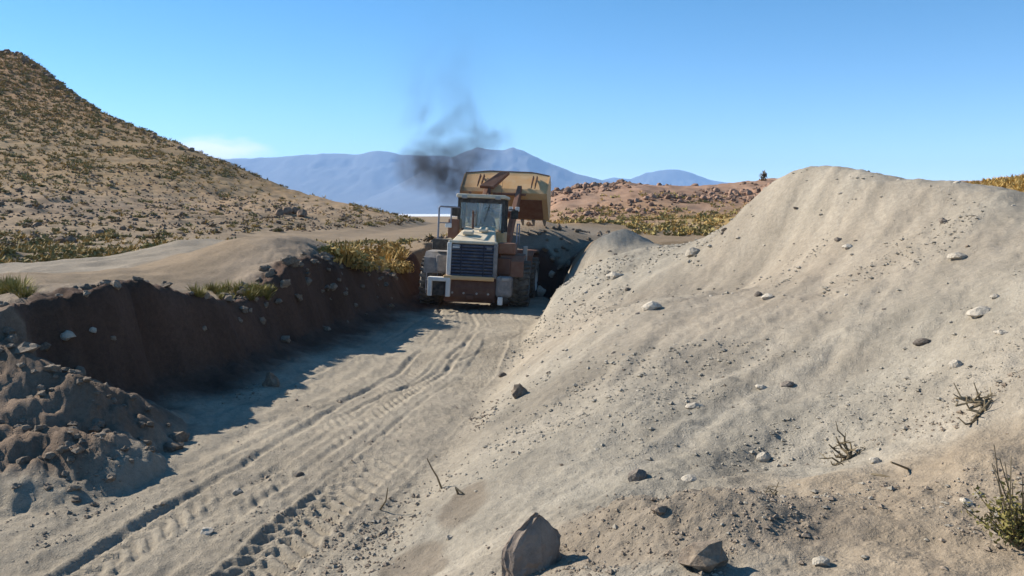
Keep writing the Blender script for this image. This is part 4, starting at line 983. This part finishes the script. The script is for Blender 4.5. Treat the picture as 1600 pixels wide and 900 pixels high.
for p in cand:
    w = rng.uniform(.15, .42); o = put('boulder', BROWNS[rng.randint(6)], (p[0], p[1], p[2] + w * .3), w); tag(o, 'brown boulder lying on the lower hillside among the shrubs', 'boulder', 'boulders on the lower hillside')
# the rocky outcrop low on the hillside
for k, (px, py) in enumerate([(435, 336), (448, 334), (462, 333), (472, 338)]):
    p = raycast([(px, py)])[0]; w = 10 / F * p[1]
    o = put('boulder', BROWNS[k], (p[0], p[1], p[2] + w * .3), (w, w, w * 1.1)); tag(o, 'dark boulder in the small outcrop jutting from the lower hillside', 'boulder', 'outcrop on the hillside')
# dark rocks along the hill crest
for i in range(40):
    t = rng.rand() ** 1.3; px = 2 + t * 330; y = np.interp(px, HL[:, 0], hl_y) + rng.uniform(-14, 1); x = (px - CX) / F * y
    z = float(height(np.array([x]), np.array([y]))[0]); w = rng.uniform(.5, 1.5) * (1 - .5 * t)
    o = put('boulder', BROWNS[rng.randint(6)], (x, y, z + w * .15), w); tag(o, 'dark boulder along the rocky crest of the hill', 'boulder', 'boulders on the hill crest')
VT_s = bush_arrays(26, 77, .30); VT_t = tuft_arrays(12, 1, 1.1, .16, 78)
pp = scatter(6400, (-180, -3), (40, 285), lambda x, y: hill_c(x, y) & (rng.rand(len(x)) < np.clip(.35 + 1.6 * fbm(x, y, .09, 3, 4) + .05 * (natural(x, y) - 3), .08, 1)), 44); z_ = rng.uniform(.2, .55, len(pp)) * np.interp(pp[:, 1], [60, 250], [1, 1.7])
tag(merged_plants('hillside_scrub', pp[:2200], z_[:2200], VT_s, M_OLIVE, 1), 'sparse olive scrub covering the hillside', 'scrub', None, 'stuff')
tag(merged_plants('hillside_brush', pp[2200:2700], z_[2200:2700], VT_s, M_DARK, 2), 'sparse dark brush covering the hillside', 'brush', None, 'stuff')
tag(merged_plants('hillside_grass', pp[2700:], z_[2700:] * 1.1, VT_t, M_GOLD, 3), 'dry golden bunch grass covering the hillside', 'grass', None, 'stuff')
pp = scatter(2600, (-70, -3), (42, 130), lambda x, y: hill_c(x, y) & (natural(x, y) < 8), 45)
tag(merged_scatter('hillside_gravel', pp, rng.uniform(.08, .22, len(pp)), M_BROCK, 46), 'scattered small rocks on the lower hillside', 'rocks', None, 'stuff')

# flat ground on the left: scrub beyond the dirt road
fl_c = lambda x, y: (x < -6) & (y > np.interp(x, [-40, -22, -11, -5], [26, 27, 33, 46]))
pp = scatter(75, (-45, -5), (26, 56), fl_c, 51)
for i, p in enumerate(pp):
    s = rng.uniform(.22, .5); me = BUSH_O[rng.randint(3)] if rng.rand() < .6 else BUSH_G[rng.randint(2)]
    o = put('shrub', me, tuple(p), (s * 1.2, s * 1.2, s * .7), (0, 0, rng.rand() * 6.28)); tag(o, 'low green shrub on flat ground beyond the dirt road', 'shrub', 'shrubs beyond the dirt road')
pp = np.r_[scatter(700, (-45, -5), (26, 60), fl_c, 53), scatter(700, (-45, -11), (26, 46), fl_c, 54)]
k_ = rng.rand(len(pp)) < .45
tag(merged_plants('roadside_grass', pp[k_], rng.uniform(.18, .46, k_.sum()), VT_t, M_GOLD, 8), 'dry golden grass on flat ground beyond the dirt road', 'grass', None, 'stuff')
pp = pp[~k_]
tag(merged_plants('roadside_scrub', pp, rng.uniform(.16, .42, len(pp)), VT_s, M_OLIVE, 6), 'sparse olive scrub on flat ground beyond the dirt road', 'scrub', None, 'stuff')
# grass on the edge of the bank
def patch_plants(n, pxr, pyr, meshes, hr_, lab, group, name, cat):
    q = [(rng.uniform(*pxr), rng.uniform(*pyr)) for _ in range(n)]
    for p in raycast(q):
        s = rng.uniform(*hr_); o = put(name, meshes[rng.randint(len(meshes))], (p[0], p[1], p[2] - .02), s, (0, 0, rng.rand() * 6.28)); tag(o, lab, cat, group)
patch_plants(46, (285, 430), (452, 468), TUFT_G, (.16, .30), 'green grass tuft on the crest of the cut bank', 'grass on the bank edge', 'grass_tuft', 'grass')
patch_plants(16, (0, 46), (448, 466), TUFT_G, (.18, .30), 'green grass tuft at the start of the bank beside the dirt road', 'grass by the bank start', 'grass_tuft', 'grass')
patch_plants(30, (530, 640), (394, 430), BUSH_Y + TUFT_Y, (.40, .66), 'golden bush in the patch between the bank mound and the loader', 'golden bushes beside the loader', 'shrub', 'bush')
patch_plants(9, (505, 560), (392, 408), BUSH_G, (.3, .5), 'green bush at the edge of the golden patch behind the bank mound', 'green bushes behind the bank mound', 'shrub', 'bush')

# ---- rocky ridge on the right
rid_c = lambda x, y: (x > .035 * y) & (x < .40 * y) & ((y > 37) | (x > 5))
cand = scatter(420, (2, 40), (46, 97), lambda x, y: rid_c(x, y) & (fbm(x, y, .12, 3, 2) > -.05), 61); sz = rng.uniform(.12, .48, len(cand)) * np.interp(cand[:, 1], [46, 62, 80], [.35, .6, 1.0]); order = np.argsort(-sz / cand[:, 1])[:150]
for i in order:
    p = cand[i]; w = sz[i]; o = put('boulder', REDS[rng.randint(6)], (p[0], p[1], p[2] + w * .25), (w, w, w * rng.uniform(.7, 1.2))); tag(o, ('large' if w > .4 else ('middling' if w > .25 else 'small')) + ' reddish boulder on the rocky ridge behind the heap', 'boulder', ('large' if w > .4 else ('middling' if w > .25 else 'small')) + ' red boulders on the ridge')
pp = scatter(1500, (2, 40), (48, 97), lambda x, y: rid_c(x, y) & (fbm(x, y, .12, 3, 2) > -.1), 62)
tag(merged_scatter('ridge_rubble', pp, rng.uniform(.08, .28, len(pp)) * np.interp(pp[:, 1], [48, 75], [.45, 1]), M_RED, 63), 'reddish rubble covering the rocky ridge', 'rubble', None, 'stuff')
gr_c = lambda x, y: rid_c(x, y) & (rng.rand(len(x)) < np.interp(y, [28, 60, 80], [1, .8, .1])) & (fbm(x, y, .2, 3, 1) > -.15)
pp = scatter(600, (1, 40), (28, 78), gr_c, 67)
tag(merged_plants('ridge_scrub', pp, rng.uniform(.15, .42, len(pp)), VT_s, M_OLIVE, 7), 'olive scrub below the rocky ridge', 'scrub', None, 'stuff')
pp = scatter(700, (1, 40), (28, 78), gr_c, 64)
tag(merged_plants('ridge_grass', pp, rng.uniform(.14, .36, len(pp)), VT_t, M_GOLD, 4), 'dry golden grass below the rocky ridge', 'grass', None, 'stuff')
pp = scatter(35, (1, 22), (32, 60), rid_c, 65)
for p in pp:
    s = rng.uniform(.25, .55); o = put('shrub', BUSH_Y[rng.randint(3)] if rng.rand() < .6 else BUSH_O[rng.randint(3)], tuple(p), (s, s, s * .8), (0, 0, rng.rand() * 6.28)); tag(o, 'low dry shrub in the grass below the rocky ridge', 'shrub', 'shrubs below the ridge')
pp = scatter(1500, (9, 40), (15, 60), lambda x, y: (x / y > .46), 66)
tag(merged_plants('rise_grass', pp, rng.uniform(.15, .4, len(pp)), VT_t, M_GOLD, 5), 'dry golden grass on the rise behind the heap', 'grass', None, 'stuff')
for px, Y_, s, lab in ((1193, 93, 1.1, 'lone upright dark shrub standing on the ridge skyline'), (1226, 60, .55, 'round dark shrub against the sky at the shoulder of the heap')):
    x = (px - CX) / F * Y_; z = float(height(np.array([x]), np.array([Y_]))[0])
    tag(put('shrub', BUSH_D[0], (x, Y_, z), (s * .5, s * .5, s * 1.3) if s > 1 else s, (0, 0, 1)), lab, 'shrub')

# ---- sticks, dead twigs and the green bush in the foreground
def stick(name, pix, r0, r1, lab, lift=0.0, base_only=False):
    q = raycast([pix[0]])[0]; pts_ = [Vector(P(a, b_, q[1] - .04 * i)) for i, (a, b_) in enumerate(pix)]
    o = MB().tube(pts_, r0, 6, r1).build(name, M_TWIG, None); tag(o, lab, 'stick'); return o
stick('stick', [(690, 763), (683, 745), (675, 732), (667, 716)], .012, .005, 'thin dry stick poking up from the foot of the heap')
stick('stick', [(594, 796), (603, 782), (606, 762)], .010, .005, 'short bent stick standing on the track beside the wheel ruts')
stick('stick', [(716, 772), (712, 762), (722, 770), (738, 782)], .012, .006, 'broken stick lying near the foot of the heap')
stick('stick', [(800, 612), (812, 600), (824, 612)], .018, .008, 'dark stick sticking out of the brown clod')
stick('stick', [(905, 478), (918, 474), (930, 488)], .03, .015, 'dark twisted root on the heap near the loader')
stick('stick', [(1362, 742), (1378, 744), (1394, 748)], .014, .012, 'short thick stick lying below the dead twig clump')
stick('stick', [(1420, 733), (1405, 727), (1392, 722)], .008, .006, 'thin twig lying beside the dead twig clump')
def twig_clump(base, arms, lab, name, rad, seed):
    r_ = random.Random(seed); q = Vector(raycast([base])[0]); root = bpy.data.objects.new(name, None); link(root); root.location = q
    for (dx, dy, dep) in arms:
        e = Vector(((dx) / F * q.y, dep, -dy / F * q.y)); pts_ = [Vector((0, 0, 0))]
        for t in (.25, .5, .75, 1): pts_.append(e * t + Vector((r_.gauss(0, 1), r_.gauss(0, 1), r_.gauss(0, 1))) * .012)
        b_ = MB().tube(pts_, rad, 6, rad * .4)
        for t in range(3):
            s0 = pts_[r_.randint(2, 4)]; b_.tube([s0, s0 + Vector((r_.gauss(0, .05), r_.gauss(0, .05), abs(r_.gauss(0, .04))))], rad * .45, 5, rad * .2)
        b_.build('branch', M_TWIG, root)
    tag(root, lab, 'twigs'); return root
twig_clump((1330, 715), [(-12, -38, .1), (-36, -14, .05), (-34, 12, -.05), (-30, 20, -.15), (10, -20, .1), (38, -12, .05), (22, 8, -.1), (-8, 18, -.15), (46, 0, .0), (-20, -26, .1), (-26, -2, 0), (-16, 8, -.1), (-6, -18, .1), (30, -4, 0), (16, -12, 0), (-38, 4, 0)], 'clump of dead olive twigs on the slope above the brown soil', 'twig_clump', .012, 4)
twig_clump((1545, 632), [(-50, 2, .0), (-36, -8, .1), (-60, 26, -.2), (40, 6, 0), (60, 12, -.05), (-14, -12, .1), (20, -6, .1), (-44, -4, .1), (-24, 8, -.1), (50, 2, .1), (30, 12, -.1), (64, 4, .1), (10, -10, .1), (-30, 14, -.1)], 'dead branch lying along the slope above the green bush', 'dead_branch', .016, 5)
twig_clump((1212, 772), [(-14, -8, 0), (8, -10, .05), (14, 8, -.05)], 'small dark twig cluster on the brown soil', 'twig_clump', .006, 6)
def foreground_bush():
    q = Vector(raycast([(1592, 858)])[0]); root = bpy.data.objects.new('green_bush', None); link(root); root.location = q
    r_ = np.random.RandomState(5); u = q.y / F; V = []; T = []
    stems = []
    for i in range(26):
        a = r_.rand() * 6.28; t = r_.rand() ** .7 * 1.0; L_ = 100 * u * r_.uniform(.55, 1.05); d = np.array((math.cos(a) * math.sin(t), math.sin(a) * math.sin(t), math.cos(t)))
        p1 = d * L_ * .5 + r_.normal(size=3) * .01; p2 = d * L_ + np.array((0, 0, .01)); stems.append((p1, p2))
        for j in range(46):
            s_ = r_.uniform(.3, 1.0); p = (p1 * (s_ / .5) if s_ < .5 else p1 + (p2 - p1) * (s_ - .5) * 2) + r_.normal(size=3) * .018
            uu = r_.normal(size=3); uu /= np.linalg.norm(uu); vv = np.cross(uu, r_.normal(size=3)); vv /= np.linalg.norm(vv); l = r_.uniform(.008, .018); k = len(V)
            V += [p - uu * l, p + vv * l * .45, p + uu * l, p - vv * l * .45]; T += [(k, k + 1, k + 2), (k, k + 2, k + 3)]
    o = link(bpy.data.objects.new('foliage', np_mesh('foliage', np.array(V), np.array(T), M_GREEN)), root)
    for p1, p2 in stems: MB().tube([(0, 0, 0), p1, p2], .006, 5, .002).build('stem', M_TWIG, root)
    for i in range(9):
        a = r_.rand() * 6.28; e = np.array((math.cos(a) * .10, math.sin(a) * .08, 170 * u * r_.uniform(.7, 1))); e[0] -= .02
        MB().tube([(0, 0, 0), e * .5 + r_.normal(size=3) * .01, e], .005, 5, .002).build('stem', M_TWIG, root)
    tag(root, 'yellow green bush with bare dark twigs beside two white stones', 'bush')
foreground_bush()
